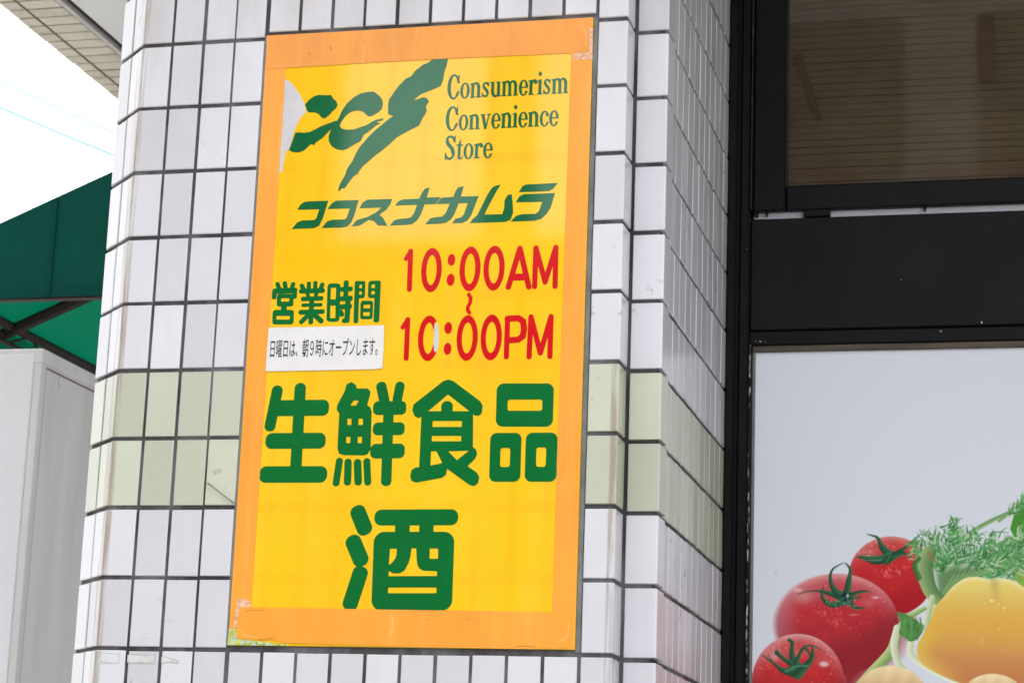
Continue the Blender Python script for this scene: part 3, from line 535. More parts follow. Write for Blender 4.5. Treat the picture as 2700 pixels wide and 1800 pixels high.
def cut_sheet(name, loops, mat, parent, y, th):
    """loops in millimetres of the wall plane -> thin sheet standing th proud of plane y (towards -Y)"""
    flat = [p for l in loops for p in l]
    A = np.array(flat)/1000.; c = (A.min(0)+A.max(0))/2
    tris = fill(loops)
    n = len(flat); vs = [(p[0]-c[0], -th, p[1]-c[1]) for p in A]+[(p[0]-c[0], 0, p[1]-c[1]) for p in A]
    fs = []
    for t in tris:
        a, b, d = (A[i] for i in t); s = (b[0]-a[0])*(d[1]-a[1])-(b[1]-a[1])*(d[0]-a[0])
        fs.append(list(t) if s > 0 else list(t)[::-1])
    k = 0
    for l in loops:
        m = len(l)
        fs += [[k+i, k+n+i, k+n+(i+1) % m, k+(i+1) % m] for i in range(m)]; k += m
    return link(name, mesh(name, vs, fs, mat), parent, (c[0], y, c[1]))

def letter(name, ops, mat, parent, y, th=.0003, res=.3):
    return cut_sheet(name, contours(ops, res), mat, parent, y, th)

# ------------------------------------------------------------------ the yellow sign
SX0, SX1, SZ0, SZ1 = .2003, .6940, 1.8243, 2.7220
sign = thing('shop_sign', 'tall yellow sign edged with orange tape, green and red lettering, set into the tiled pillar', 'sign', ((SX0+SX1)/2, 0, SZ0))
MB().box(SX0, SX1, -.0006, .010, SZ0, SZ1, .0006).build('panel', M_yellow, sign)
MB().box(.1960, SX0, .0012, .011, SZ0-.001, SZ1+.001, .0008).build('sealant_strip', M_seal, sign)
MB().box(SX1, .7010, .0012, .011, SZ0-.004, SZ1+.001, .0008).build('sealant_strip', M_sealD, sign)
YF = -.0006
def poly(pts, r=0): return [('p', pts, r)]
letter('worn_patch', G['white_wear'], M_wear, sign, YF, .00012)
letter('tape', poly([(200.6, 2700), (232.9, 2700), (232.6, 2400), (232.2, 2150), (231.5, 1870), (211.8, 1870), (211.6, 1848), (201.2, 1847.8), (201.0, 2010), (201.6, 2100), (200.5, 2250), (200.9, 2500)]), M_tape, sign, YF-.0002, .0004, .5)
letter('tape', poly([(663.7, 2700), (664, 2721), (693.4, 2720.5), (693.6, 2400), (693.2, 2200), (693.7, 1900), (693.2, 1826), (661.3, 1827), (661.6, 2000), (662.5, 2300)]), M_tape, sign, YF-.0002, .0004, .5)
letter('tape', poly([(200.7, 2721.6), (330, 2721.2), (450, 2721.6), (600, 2721), (687.6, 2720.2), (689, 2695), (688.6, 2670), (664.7, 2669.3), (560, 2670.6), (451.1, 2671.4), (330, 2671), (235.1, 2670.2), (202.5, 2669.4)], .4), M_tape2, sign, YF-.0007, .0004, .5)
letter('tape', poly([(214.7, 1876.5), (330, 1876), (439.1, 1875), (560, 1874.6), (684.5, 1873.3), (687.3, 1869), (688.1, 1834), (680.5, 1826), (616.1, 1825), (520, 1825.4), (423, 1826.6), (350, 1827.4), (283.1, 1829.0), (262, 1833.0), (249.8, 1832.1), (213.4, 1834.2), (212.6, 1855.1)], .4), M_tape, sign, YF-.0007, .0005, .5)
M_crease = mk('tape_crease', (.36, .12, .02), .6); M_sheen = mk('tape_highlight', (.98, .55, .20), .3)  # wrinkles in flat colour: dark fold lines and painted highlights
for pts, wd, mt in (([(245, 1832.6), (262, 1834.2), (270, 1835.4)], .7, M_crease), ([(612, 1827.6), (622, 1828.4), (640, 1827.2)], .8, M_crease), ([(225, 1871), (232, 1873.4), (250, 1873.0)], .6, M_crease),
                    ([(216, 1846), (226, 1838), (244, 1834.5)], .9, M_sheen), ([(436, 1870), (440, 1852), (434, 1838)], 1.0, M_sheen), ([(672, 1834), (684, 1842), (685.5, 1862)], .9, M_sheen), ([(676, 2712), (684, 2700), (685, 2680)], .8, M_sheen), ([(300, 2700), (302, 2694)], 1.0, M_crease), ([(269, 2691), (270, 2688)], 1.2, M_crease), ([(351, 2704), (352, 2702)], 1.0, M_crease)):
    letter('painted_crease', [('s', pts, wd)], mt, sign, YF-.00121 if pts[0][1] < 2000 else YF-.00111, .0001, .12)
letter('tape_residue', G['residue_tr'], M_resid, sign, YF-.0006, .0002)
letter('tape_residue', G['residue_bl'], M_resid, sign, YF-.0006, .0002)
letter('peeled_corner', G['patch_bl'], M_patch, sign, YF-.0001, .0002)
letter('brush_logo', G['logo'], M_dkgreen, sign, YF-.00013, .0003)
for k in ('ko1', 'ko2', 'su', 'na', 'ka', 'mu', 'ra'): letter('letter', G['k_'+k], M_dkgreen, sign, YF, res=.2)
for k in ('ei', 'gyo', 'ji', 'kan'): letter('letter', G[k], M_green, sign, YF, res=.2)
for k in ('sei', 'sen', 'shoku', 'hin', 'sake'): letter('letter', G[k], M_green, sign, YF)
for k in ('r1', 'r2', 'r3', 'r4', 'r5', 'r6', 'r7', 'wave', 'q1', 'q2', 'q3', 'q4', 'q5', 'q6', 'q7'): letter('letter', G[k], M_red, sign, YF, res=.2)
letter('scraped_patch', G['scrape'], M_wear, sign, YF, .00015)

# condensed serif capitals and lower case, x-height 1
def serif(x0, x1, y0=0., h=.085): return ('b', x0, y0+h/2, x1, y0+h/2, h, .02)
def stem(x, y0, y1, wd=.225): return ('b', x, y0, x, y1, wd, .02)
def arch(x0, x1):      # shoulder from stem centre x0 to stem centre x1
    c = (x0+x1)/2+.02; rx = (x1-x0)/2+.1
    return [('e', c, .66, rx, .38), ('E', c-.04, .60, rx-.20, .30), ('P', [(x0-.3, -.1), (x1+.3, -.1), (x1+.3, .62), (x0-.3, .62)], 0)]
flag = lambda x: ('p', [(x-.2, .95), (x+.09, 1.0), (x+.09, .86), (x-.2, .87)], 0)
GL = {
 'o': (.74, [('e', .37, .5, .37, .535), ('E', .37, .5, .155, .44)]),
 'e': (.70, [('e', .36, .5, .36, .535), ('E', .37, .5, .15, .44), ('b', .12, .53, .66, .53, .085, 0), ('P', [(.40, .485), (.9, .485), (.9, .27), (.55, .27)], 0), ('b', .50, .13, .67, .27, .09, .04)]),
 'c': (.68, [('e', .36, .5, .36, .535), ('E', .38, .5, .165, .44), ('P', [(.42, .72), (.9, .72), (.9, .27), (.52, .27)], 0), ('e', .56, .77, .12, .13), ('b', .50, .13, .66, .29, .09, .04)]),
 'n': (.86, arch(.20, .66)+[stem(.20, 0, .98), flag(.20), stem(.66, 0, .70), serif(.02, .40), serif(.47, .86)]),
 'm': (1.26, arch(.20, .62)+[stem(.20, 0, .98), flag(.20), stem(.62, 0, .70)]),
 'u': (.86, [('e', .42, .34, .33, .38), ('E', .46, .40, .13, .30), ('P', [(-.1, .38), (.9, .38), (.9, 1.2), (-.1, 1.2)], 0), stem(.20, .3, 1.0), ('b', .02, .955, .28, .955, .085, .02), stem(.66, 0, 1.0), ('b', .48, .955, .70, .955, .085, .02), serif(.60, .86)]),
 'r': (.66, [('e', .46, .66, .26, .37), ('E', .50, .60, .20, .29), ('P', [(-.1, -.1), (.9, -.1), (.9, .70), (-.1, .70)], 0), ('e', .54, .84, .12, .14), stem(.20, 0, .98), flag(.20), serif(.02, .44)]),
 'i': (.40, [stem(.20, 0, .98), flag(.20), serif(.0, .40), ('e', .20, 1.36, .125, .15)]),
 's': (.62, [('s', [(.50, .80), (.40, .93), (.28, .95), (.16, .89), (.12, .76), (.20, .63), (.40, .46), (.49, .34), (.50, .22), (.42, .09), (.28, .05), (.16, .09), (.08, .2)], .13), ('s', [(.16, .72), (.24, .58), (.40, .44), (.46, .30)], .20), ('b', .53, .70, .53, .97, .08, .02), ('b', .07, .03, .07, .30, .08, .02)]),
 'v': (.80, [('b', .17, .96, .41, .0, .225, .02), ('b', .64, .96, .42, .0, .10, .02), ('b', .0, .955, .36, .955, .085, .02), ('b', .50, .955, .80, .955, .085, .02)]),
 't': (.52, [('p', [(.12, .98), (.33, 1.38), (.33, .2), (.12, .2)], 0), ('b', .0, .94, .50, .94, .09, .02), ('e', .32, .16, .21, .19), ('E', .40, .21, .09, .13), ('P', [(.34, .26), (.7, .26), (.7, .6), (.34, .6)], 0)]),
 'C': (.98, [('e', .49, .79, .49, .84), ('E', .52, .79, .25, .72), ('P', [(.62, 1.06), (1.1, 1.02), (1.1, .50), (.74, .44)], 0), ('b', .87, 1.02, .87, 1.58, .10, .02), ('b', .70, .18, .92, .48, .11, .04)]),
 'S': (.84, [('s', [(.70, 1.24), (.60, 1.46), (.42, 1.55), (.24, 1.50), (.13, 1.34), (.14, 1.14), (.28, .96), (.52, .76), (.67, .58), (.70, .38), (.60, .15), (.42, .04), (.24, .08), (.10, .28)], .16), ('s', [(.18, 1.22), (.24, 1.04), (.56, .72), (.63, .46)], .25), ('b', .75, 1.12, .75, 1.58, .09, .02), ('b', .07, .0, .07, .46, .09, .02)]),
}
GL['m'] = (1.30, arch(.20, .64)+[stem(.64, 0, .70)])
def serif_m():
    second = [(o[0], [(x+.44, y) for x, y in o[1]], o[2]) if o[0] in 'pP' else ((o[0], o[1]+.44)+o[2:]) for o in arch(.20, .64)]
    base = arch(.20, .64)
    # the clipping wedge of the second arch must not eat the first: clip once over both
    ops = [base[0], second[0], base[1], second[1], ('P', [(-.2, -.1), (1.6, -.1), (1.6, .62), (-.2, .62)], 0)]
    return (1.30, ops+[stem(.20, 0, .98), flag(.20), stem(.64, 0, .70), stem(1.08, 0, .70), serif(.02, .38), serif(.47, .82), serif(.91, 1.28)])
GL['m'] = serif_m()
def set_serif(text, x0, x1, zb, xh):
    gap = .03; tot = sum(GL[c][0]+gap for c in text)-gap; kx = (x1-x0)/tot; x = x0
    for c in text:
        wd, ops = GL[c]; out = []
        for o in ops:           # stretch into the line's width: work in a space where x is scaled by kx, y by xh
            out.append(o)
        k = xh; rx = kx/xh
        loops = [[(x+px*kx, zb+pz*xh) for px, pz in l] for l in contours([tuple(o) for o in scale_ops(out, 20.)], .12)]
        loops = [[(x+(px-x)/20., zb+(pz-zb)/20.) for px, pz in l] for l in loops]
        cut_sheet('letter', loops, M_dkgreen, sign, YF, .0003)
        x += (wd+gap)*kx
def scale_ops(ops, k):
    out = []
    for o in ops:
        if o[0] in 'pPs': out.append((o[0], [(a*k, b*k) for a, b in o[1]], o[2]*k))
        else: out.append((o[0],)+tuple(v*k for v in o[1:]))
    return out
set_serif('Consumerism', 482.0, 661.0, 2609.4, 22.8)
set_serif('Convenience', 481.6, 647.8, 2561.6, 22.4)
set_serif('Store', 482.0, 553.0, 2518.0, 22.4)

# white notice stuck below the opening-hours heading
st = letter('notice_sticker', poly([(232.0, 2276.2), (404.5, 2275.9), (405.4, 2240), (404.9, 2214.6), (396, 2213.4), (300, 2213.0), (231.4, 2213.2)], .3), M_sticker, sign, YF-.0007, .0008, .4)
def set_text(body, x0, x1, z0, z1, mat, parent, y, bold=.0):
    cu = bpy.data.curves.new('t', 'FONT'); cu.body = body; cu.size = 1; cu.fill_mode = 'FRONT'; cu.offset = bold; cu.resolution_u = 3
    o = bpy.data.objects.new('t', cu); C.objects.link(o)
    dg = bpy.context.evaluated_depsgraph_get(); me = bpy.data.meshes.new_from_object(o.evaluated_get(dg)); bpy.data.objects.remove(o)
    A = np.empty(len(me.vertices)*3); me.vertices.foreach_get('co', A); A = A.reshape(-1, 3)
    mn, mx = A.min(0), A.max(0); B = np.zeros_like(A)
    B[:, 0] = (A[:, 0]-(mn[0]+mx[0])/2)*(x1-x0)/(mx[0]-mn[0]); B[:, 2] = (A[:, 1]-(mn[1]+mx[1])/2)*(z1-z0)/(mx[1]-mn[1])
    me.vertices.foreach_set('co', B.ravel()); me.materials.clear(); me.materials.append(mat); me.name = 'lettering'; me.update()
    return link('lettering', me, parent, ((x0+x1)/2, y, (z0+z1)/2))
set_text('日曜日は、朝９時にオープンします。', .2365, .3970, 2.2322, 2.2586, M_ink, st, YF-.0017, .006)

# ------------------------------------------------------------------ small things on the wall
tag(MB().tube([(.154, -.001, 2.0524), (.160, -.004, 2.0492), (.173, -.0052, 2.0398), (.188, -.0045, 2.0290), (.1965, -.0008, 2.0236)], .0008, 6).build('bent_wire', M_wire, smooth=True),
    'short bent grey wire sticking out beside the sign on a sage green tile', 'wire')
M_glue = mk('old_glue', (.64, .64, .60), .7, var=.2, scale=60)
M_glued = mk('old_glue_edge', (.46, .43, .38), .8, var=.3, scale=90)
for i, (a, b, c, d) in enumerate([(6.3, 38.4, 1797.0, 1810.4), (51.4, 91.9, 1798.0, 1809.4), (102.6, 128, 1799.0, 1807.5)]):
    wob = [(a+(b-a)*t, d+random.uniform(-.8, .6)-(i == 2)*5*t) for t in np.linspace(0, 1, 7)]+[(b-(b-a)*t, c+random.uniform(-.8, .8)) for t in np.linspace(0, 1, 7)]
    f_ = tag(letter('glue_residue', [('p', wob, 0)], M_glue, pil, -.0001, .00012), None)
    ring = [('s', wob+[wob[0]], .7)]
    letter('glue_edge', ring, M_glued, f_, -.00026, .0001)
# ------------------------------------------------------------------ shop window set back beside the pillar
YW = .66
win = thing('shop_window', 'black framed shop window set back beside the tiled pillar, fascia panel between its lights', 'window', (1.4, YW, 1.0))
WX1 = 2.30
MB().box(.7905, .8060, YW-.012, YW+.08, 0, SOFFIT, .003).build('jamb', M_black, win)
MB().box(.8060, .8110, YW-.004, YW+.08, 0, SOFFIT).build('jamb_groove', M_black, win)
MB().box(.8110, .8290, YW-.010, YW+.08, 0, SOFFIT, .003).build('jamb', M_black, win)
MB().box(.8290, .8320, YW-.016, YW+.06, 2.622, SOFFIT, .0012).build('jamb_ridge', M_ridge, win)
MB().box(.8320, .8870, YW-.004, YW+.06, 2.622, SOFFIT, .003).build('stile', M_black, win)
MB().box(.8870, WX1, YW-.002, YW+.06, 2.622, 2.6662, .003).build('rail', M_black, win)
MB().box(WX1-.06, WX1, YW-.006, YW+.08, 2.6662, SOFFIT, .003).build('stile', M_black, win)
MB().box(.8870, WX1-.06, YW-.002, YW+.06, 3.36, SOFFIT, .003).build('rail', M_black, win)
gl = MB().box(.886, WX1-.06, YW+.012, YW+.016, 2.664, 3.362).build('glass', M_glass, win)
MB().box(.8326, WX1, YW+.010, YW+.03, 2.609, 2.6225).build('white_strip', M_gapw, win)
for x0, x1, b in ((.8345, .8405, .6), (.8535, .8565, .5), (.917, .9610, 1.1), (1.115, 1.1185, .5), (1.6, 1.604, .5)):
    MB().box(x0, x1, YW-.002, YW+.012, 2.6195-.0075*b, 2.6222, .0008).build('clip', M_black, win)
MB().box(.8290, WX1, YW, YW+.03, 2.4175, 2.6095, .002).build('fascia_panel', M_fascia, win)
MB().box(.8290, WX1, YW-.004, YW+.05, 2.3915, 2.4148, .002).build('head_rail', M_black, win)
MB().box(.8290, .8335, YW-.008, YW+.05, 0, 2.3915, .0008).build('stile', M_smeared, win)
MB().box(.8330, WX1-.06, YW+.0, YW+.04, 2.3805, 2.3915, .0015).build('bead', M_bead, win)
MB().box(.8335, .8388, YW+.002, YW+.04, .3, 2.3805, .0012).build('bead', M_beadg, win)
MB().box(WX1-.06, WX1, YW-.006, YW+.08, 0, 2.3915, .003).build('stile', M_black, win)
MB().box(.8330, WX1-.06, YW-.006, YW+.08, 0, .30, .003).build('plinth', M_black, win)
MB().box(.80, WX1, YW+.10, YW+.12, 0, SOFFIT).build('back_board', M_dark, win)
# paint chips
chips = [(.8402, 2.3985, .0007, .004), (.8475, 2.3975, .004, .002), (.8555, 2.3965, .0016, .001), (1.1415, 2.4085, .005, .0018), (1.2065, 2.4225, .003, .004), (1.078, 2.4975, .0018, .0014), (.829, 2.602, .0016, .0012), (.824, 2.555, .0012, .001)]
for x, z, a, b in chips:
    letter('paint_chip', [('p', [((x+a*.5*math.cos(t)*random.uniform(.6, 1.2))*1000, (z+b*.5*math.sin(t)*random.uniform(.6, 1.2))*1000) for t in np.linspace(0, 6.28, 8)[:-1]], 0)],
           M_smear, win, YW-.0125 if x < .8295 else (YW-.0001 if z > 2.4175 else YW-.0041), .0004, .15)

# slatted blind behind the upper light
bl = thing('slatted_blind', 'closed brown slatted blind behind the dark upper window pane', 'blind', (1.55, YW+.03, 2.66))
P_ = .0125
sv, sf = [], []
x0, x1 = .875, WX1-.05
prof = [(.0008, 0.), (.0, .0006), (0., .0104), (.0013, .0121), (.0013, .0128)]
sv = [(x, y, z) for x in (x0-1.55, x1-1.55) for y, z in prof]; sf = [[k, k+1, 5+k+1, 5+k][::-1] for k in range(4)]
slat = mesh('slat', sv, sf, M_blind)
k = 0; z = 2.655
while z < 3.36:
    link('slat', slat, bl, (1.55, YW+.030+random.uniform(-.0006, .0006), z), (random.uniform(-.03, .03), 0, random.uniform(-.0008, .0008))); z += P_
tp = thing('silhouette_strip', 'slanting dark strip added for a silhouette seen in the pane, close to the window stile', 'strip', (.92, YW+.026, 2.85));  # dark strips stand in for silhouettes and reflections in the pane
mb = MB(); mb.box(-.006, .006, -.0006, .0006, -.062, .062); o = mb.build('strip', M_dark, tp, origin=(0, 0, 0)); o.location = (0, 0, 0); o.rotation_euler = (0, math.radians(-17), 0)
tag(MB().box(1.205, 1.232, YW+.0254, YW+.0266, 2.845, 2.962).build('silhouette_strip', M_dark), 'wide upright dark strip added for a silhouette seen in the pane, far from the stile', 'strip')

# ------------------------------------------------------------------ poster of vegetables: one flat print
PX0, PX1, PZ0, PZ1 = .8375, WX1-.06, .32, 2.3825
def paint(X, Z):
    """colour of the print (sRGB 0..1) at wall positions X, Z (metres); u right, v down in print units of 0.21 mm"""
    u = -3727.8+4751.3*X-7.2*Z; v = 10176.7+26.3*X-4692.4*Z
    r = np.random.default_rng(5); N = len(u)
    col = np.empty((N, 3)); col[:] = (.90, .91, .937)
    col += np.clip((u-200)/2200, 0, 1)[:, None]*np.array((-.03, -.03, -.03))  # light falloff painted into the background, greyer to the right
    def put(mask, c):
        m = np.clip(mask, 0, 1)[:, None]; col[:] = col*(1-m)+np.asarray(c)*m
    def soft(d, w=7.): return np.clip(.5-d/w, 0, 1)
    def ell(cx, cy, rx, ry):
        a, b = (u-cx)/rx, (v-cy)/ry; k = np.hypot(a, b); return (k-1)*min(rx, ry), a, b
    def polyd(pts):
        q = np.full(N, 1e9); ins = np.zeros(N, bool)
        for (xa, ya), (xb, yb) in zip(pts, pts[1:]+pts[:1]):
            vx, vy = xb-xa, yb-ya; h = np.clip(((u-xa)*vx+(v-ya)*vy)/(vx*vx+vy*vy), 0, 1); q = np.minimum(q, np.hypot(u-xa-h*vx, v-ya-h*vy))
            if ya != yb: ins ^= ((ya > v) != (yb > v)) & (u < (xb-xa)*(v-ya)/(yb-ya)+xa)
        return np.where(ins, -q, q)
    def spline(pts, n=8):
        P = np.array(pts, float); out = []
        for i in range(len(P)-1):
            p0, p1, p2, p3 = P[max(i-1, 0)], P[i], P[i+1], P[min(i+2, len(P)-1)]
            for t in np.arange(n)/n:
                out.append(.5*((2*p1)+(-p0+p2)*t+(2*p0-5*p1+4*p2-p3)*t*t+(-p0+3*p1-3*p2+p3)*t**3))
        return np.array(out+[P[-1]])
    def stroke(pts, w0, w1, c, c2=None, n=8, wmid=None):
        S = spline(pts, n) if len(pts) > 2 else np.array(pts, float); L = len(S)-1
        lo, hi = S.min(0)-max(w0, w1, wmid or 0)-8, S.max(0)+max(w0, w1, wmid or 0)+8
        idx = np.nonzero((u > lo[0]) & (u < hi[0]) & (v > lo[1]) & (v < hi[1]))[0]
        if not len(idx): return
        uu, vv = u[idx], v[idx]; best = np.full(len(idx), 1e9); side = np.zeros(len(idx))
        for i in range(L):
            (xa, ya), (xb, yb) = S[i], S[i+1]; vx, vy = xb-xa, yb-ya; q = vx*vx+vy*vy+1e-9
            h = np.clip(((uu-xa)*vx+(vv-ya)*vy)/q, 0, 1); t = (i+h)/L
            wd = (w0+(w1-w0)*t) if wmid is None else np.where(t < .5, w0+(wmid-w0)*2*t, wmid+(w1-wmid)*(2*t-1))
            d = np.hypot(uu-xa-h*vx, vv-ya-h*vy)-wd/2; s = ((uu-xa)*vy-(vv-ya)*vx)/np.sqrt(q)/(wd/2+1e-6)
            m = d < best; best = np.where(m, d, best); side = np.where(m, s, side)
        m = np.clip(.5-best/6., 0, 1)[:, None]; cc = np.array(c)[None, :]
        if c2 is not None:
            f = np.clip(.5+.5*side, 0, 1)[:, None]; cc = np.array(c)*(1-f)+np.array(c2)*f
        col[idx] = col[idx]*(1-m)+cc*m
    C_ = lambda *a: np.array(a)/255.
    def drops(n, cx, cy, rx, ry, smin, smax, light, a=.75):
        for _ in range(n):
            t, q = r.uniform(0, 6.283), math.sqrt(r.uniform(0, .95)); x, y = cx+rx*q*math.cos(t), cy+ry*q*math.sin(t); s = smin+(smax-smin)*r.beta(1.2, 3.0)
            if math.sin(x/61.)+math.sin(y/47.+x/130.) < -.35: continue
            idx = np.nonzero((np.abs(u-x) < s*2) & (np.abs(v-y) < s*2))[0]
            if not len(idx): continue
            d = np.hypot(u[idx]-x, v[idx]-y)/s; hl = np.clip(1-np.hypot(u[idx]-x+s*.3, v[idx]-y+s*.35)/(s*.75), 0, 1)
            m = (np.clip(1.25-d, 0, 1)*.22)[:, None]; col[idx] = col[idx]*(1-m)+np.clip(col[idx]*1.35+.06, 0, 1)*m
            m = (hl*a)[:, None]; col[idx] = col[idx]*(1-m)+np.array(light)*m
    def tomato(cx, cy, rx, ry, base, dark, pale, seed, edge=7., fade=0.):
        d, a, b = ell(cx, cy, rx, ry)
        k = np.clip(a*a+b*b, 0, 1); nz = np.sqrt(1-k)
        lit = np.clip(-.10*a-.66*b+.60*nz+.05*np.sin(u/37.+seed)*np.sin(v/29.), 0, 1); c = dark+(base-dark)*np.clip(lit*1.45, 0, 1)[:, None]
        rim = np.clip((k-.5)/.5, 0, 1)*np.clip(-b*.9+.1, 0, 1); c = c+(pale-c)*(rim*.95)[:, None]
        hl = .55*np.exp(-(((a+.1)/.55)**2+((b+.62)/.16)**2))+np.exp(-(((a+.52)/.16)**2+((b+.52)/.13)**2))+.6*np.exp(-(((a-.52)/.14)**2+((b+.42)/.10)**2)); c = c+(pale-c)*np.clip(hl*.55, 0, 1)[:, None]
        lob = .5+.5*np.cos(np.arctan2(b+.42, a)*5+seed); c = c*(1-.07*(lob*np.clip(1-np.hypot(a, b+.42)*1.2, 0, 1))[:, None])
        if fade:
            lf = np.clip((-a-.55)/.45, 0, 1); c = c+(C_(215, 165, 175)-c)*(lf*fade)[:, None]
        put(soft(d, edge+ (np.clip(-a, 0, 1)*55*fade)), c)
    G1, G2, G3 = C_(24, 66, 46), C_(62, 118, 78), C_(150, 180, 120)
    # far right mass and leaves behind
    put(soft(polyd([(2180, 420), (2215, 290), (2300, 225), (2700, 160), (2900, 420), (2700, 640), (2330, 600), (2230, 520)])), C_(74, 146, 48))
    stroke([(2230, 420), (2400, 330), (2700, 300)], 10, 16, C_(150, 196, 100))
    put(soft(polyd([(2195, 780), (2230, 690), (2300, 640), (2700, 600), (2900, 900), (2500, 1000), (2290, 880)])), C_(150, 182, 62))
    tomato(1292, 768, 318, 298, C_(206, 44, 46), C_(176, 24, 34), C_(222, 150, 140), 1.)
    drops(130, 1230, 640, 230, 150, 9, 22, (.93, .78, .72), .33); drops(40, 1330, 850, 200, 150, 5, 11, (.95, .7, .66), .3)
    # back tomato calyx
    for pts, a, m, b in (([(1110, 452), (1190, 480), (1225, 550), (1290, 620)], 4, 30, 80), ([(1522, 448), (1440, 520), (1370, 580), (1290, 625)], 4, 22, 60),
                         ([(1040, 622), (1120, 640), (1190, 650), (1290, 625)], 10, 62, 70), ([(1430, 615), (1370, 600), (1280, 640)], 6, 34, 60), ([(1250, 690), (1270, 660), (1290, 630)], 10, 30, 40)):
        stroke(pts, a, b, G1, G2, wmid=m)
    stroke([(1050, 610), (1130, 605), (1210, 610)], 5, 9, C_(150, 90, 70)); stroke([(1070, 640), (1130, 652), (1220, 650)], 4, 8, C_(120, 150, 125))
    # dill fronds
    for pts, a, b in (([(1780, 540), (1900, 440), (2060, 350), (2290, 250)], 40, 26), ([(1940, 600), (2080, 540), (2290, 465)], 36, 30), ([(1690, 830), (1760, 740), (1850, 640)], 34, 20), ([(1990, 720), (2100, 670), (2290, 600)], 34, 26), ([(1800, 760), (1880, 690), (1960, 600)], 26, 12), ([(2100, 360), (2180, 300), (2290, 190)], 20, 10)):
        stroke(pts, a, b, C_(168, 198, 138), C_(92, 150, 84))
    put(soft(polyd([(1560, 700), (1600, 560), (1700, 500), (1860, 560), (1960, 590), (2100, 540), (2290, 590), (2290, 760), (2050, 790), (1850, 780), (1760, 850), (1700, 860)]), 90)*.62, C_(130, 172, 118))
    def frond(x, y, ang, L, n, spread, c):
        for _ in range(int(n*1.7)):
            t = r.uniform(.05, 1); a0 = ang+r.normal(0, .12); px, py = x+math.cos(a0)*L*t, y+math.sin(a0)*L*t
            a1 = ang+r.choice((-1, 1))*r.uniform(.3, 1.0)*spread; l = L*r.uniform(.12, .3)
            k = r.uniform(.72, 1.25); cc = np.clip(np.array(c)*k, 0, 1) if r.random() < .8 else C_(190, 212, 180)
            stroke([(px, py), (px+math.cos(a1)*l*.5+r.normal(0, 6), py+math.sin(a1)*l*.5+r.normal(0, 6)), (px+math.cos(a1)*l, py+math.sin(a1)*l)], r.uniform(8, 17), 3, cc, n=3)
    dg = C_(84, 150, 84)
    for x, y, a, L, n in ((1690, 760, -1.9, 330, 60), (1700, 740, -1.35, 340, 60), (1760, 700, -.95, 300, 55), (1850, 680, -.5, 330, 60), (1830, 760, -.25, 420, 70), (1950, 600, -.9, 180, 22), (2080, 720, -.3, 260, 45), (1880, 760, .0, 330, 36), (2150, 330, -.7, 240, 40), (2000, 660, -.35, 330, 50), (1750, 480, -1.4, 140, 16)):
        frond(x, y, a, L, n, 1.1, dg)
    put(soft(polyd([(1640, 760), (1760, 700), (1960, 740), (1900, 800), (1760, 860), (1690, 960), (1640, 940)]), 40)*.85, C_(96, 138, 84))
    for k_ in range(9): stroke([(1650+k_*14, 960-k_*16), (1700+k_*26, 860-k_*10), (1760+k_*40, 760-k_*8)], 16, 9, C_(176, 204, 136), C_(96, 146, 80), n=4)
    for x, y, a, L, n in ((1640, 720, -2.3, 260, 40), (1620, 660, -2.75, 190, 26), (2120, 560, -.6, 220, 40), (1960, 700, -.2, 360, 60)): frond(x, y, a, L, n, 1.0, C_(98, 160, 92))
    # bean, pale stalks
    stroke([(1580, 590), (1545, 680), (1556, 790), (1600, 900), (1690, 975)], 104, 86, C_(166, 190, 128), C_(86, 128, 72), wmid=120)
    stroke([(1505, 640), (1470, 690), (1500, 780)], 30, 46, C_(52, 98, 50), C_(96, 140, 76))
    stroke([(1575, 600), (1600, 640), (1630, 660)], 26, 14, C_(150, 128, 84))
    tomato(880, 1130, 468, 380, C_(202, 50, 58), C_(150, 34, 44), C_(232, 178, 176), 2.2, 9., .55)
    drops(150, 880, 1010, 400, 230, 5, 15, (.95, .76, .74), .25); drops(60, 860, 1080, 300, 80, 10, 19, (.93, .7, .68), .3)
    for x, y, a, b in ((585, 875, 46, 22), (1175, 930, 42, 16), (1010, 1060, 60, 10)):
        e, _, _ = ell(x, y, a, b); put(np.clip(-e/12, 0, 1)*.6, (.95, .85, .84))
    put(soft(polyd([(900, 1330), (1340, 1080), (1420, 1090), (1330, 1330), (1180, 1460), (1060, 1580), (1000, 1800), (880, 1800)]), 170), C_(152, 34, 42))
    for pts, a, m, b in (([(590, 905), (690, 880), (790, 890), (930, 930)], 4, 14, 60), ([(780, 850), (775, 930), (840, 985), (940, 960)], 8, 34, 60), ([(935, 668), (850, 720), (835, 800), (870, 880), (930, 920)], 4, 26, 70),
                         ([(945, 668), (985, 720), (975, 800), (960, 900)], 6, 30, 60), ([(1140, 888), (1080, 885), (1010, 905), (940, 940)], 5, 26, 54), ([(1100, 1005), (1030, 1010), (980, 970), (930, 950)], 6, 34, 70), ([(1060, 930), (1000, 940), (940, 950)], 12, 22, 50)):
        stroke(pts, a, b, G1, G2, wmid=m)
    e, _, _ = ell(945, 925, 26, 34); put(soft(e), C_(20, 40, 60)); e, _, _ = ell(965, 918, 9, 16); put(soft(e), C_(170, 190, 190))
    for _ in range(40): stroke([(r.uniform(790, 1050), r.uniform(930, 1000)), (r.uniform(800, 1050), r.uniform(940, 1005))][:1]*2, r.uniform(4, 9), 3, C_(150, 185, 165))
    # green-white leeks
    stroke([(1600, 930), (1575, 1040), (1550, 1180)], 44, 40, C_(226, 232, 200), C_(170, 196, 130))
    stroke([(1545, 1010), (1420, 1080), (1340, 1190), (1290, 1330), (1150, 1490), (1060, 1600)], 30, 90, C_(206, 220, 150), C_(120, 160, 84), wmid=70)
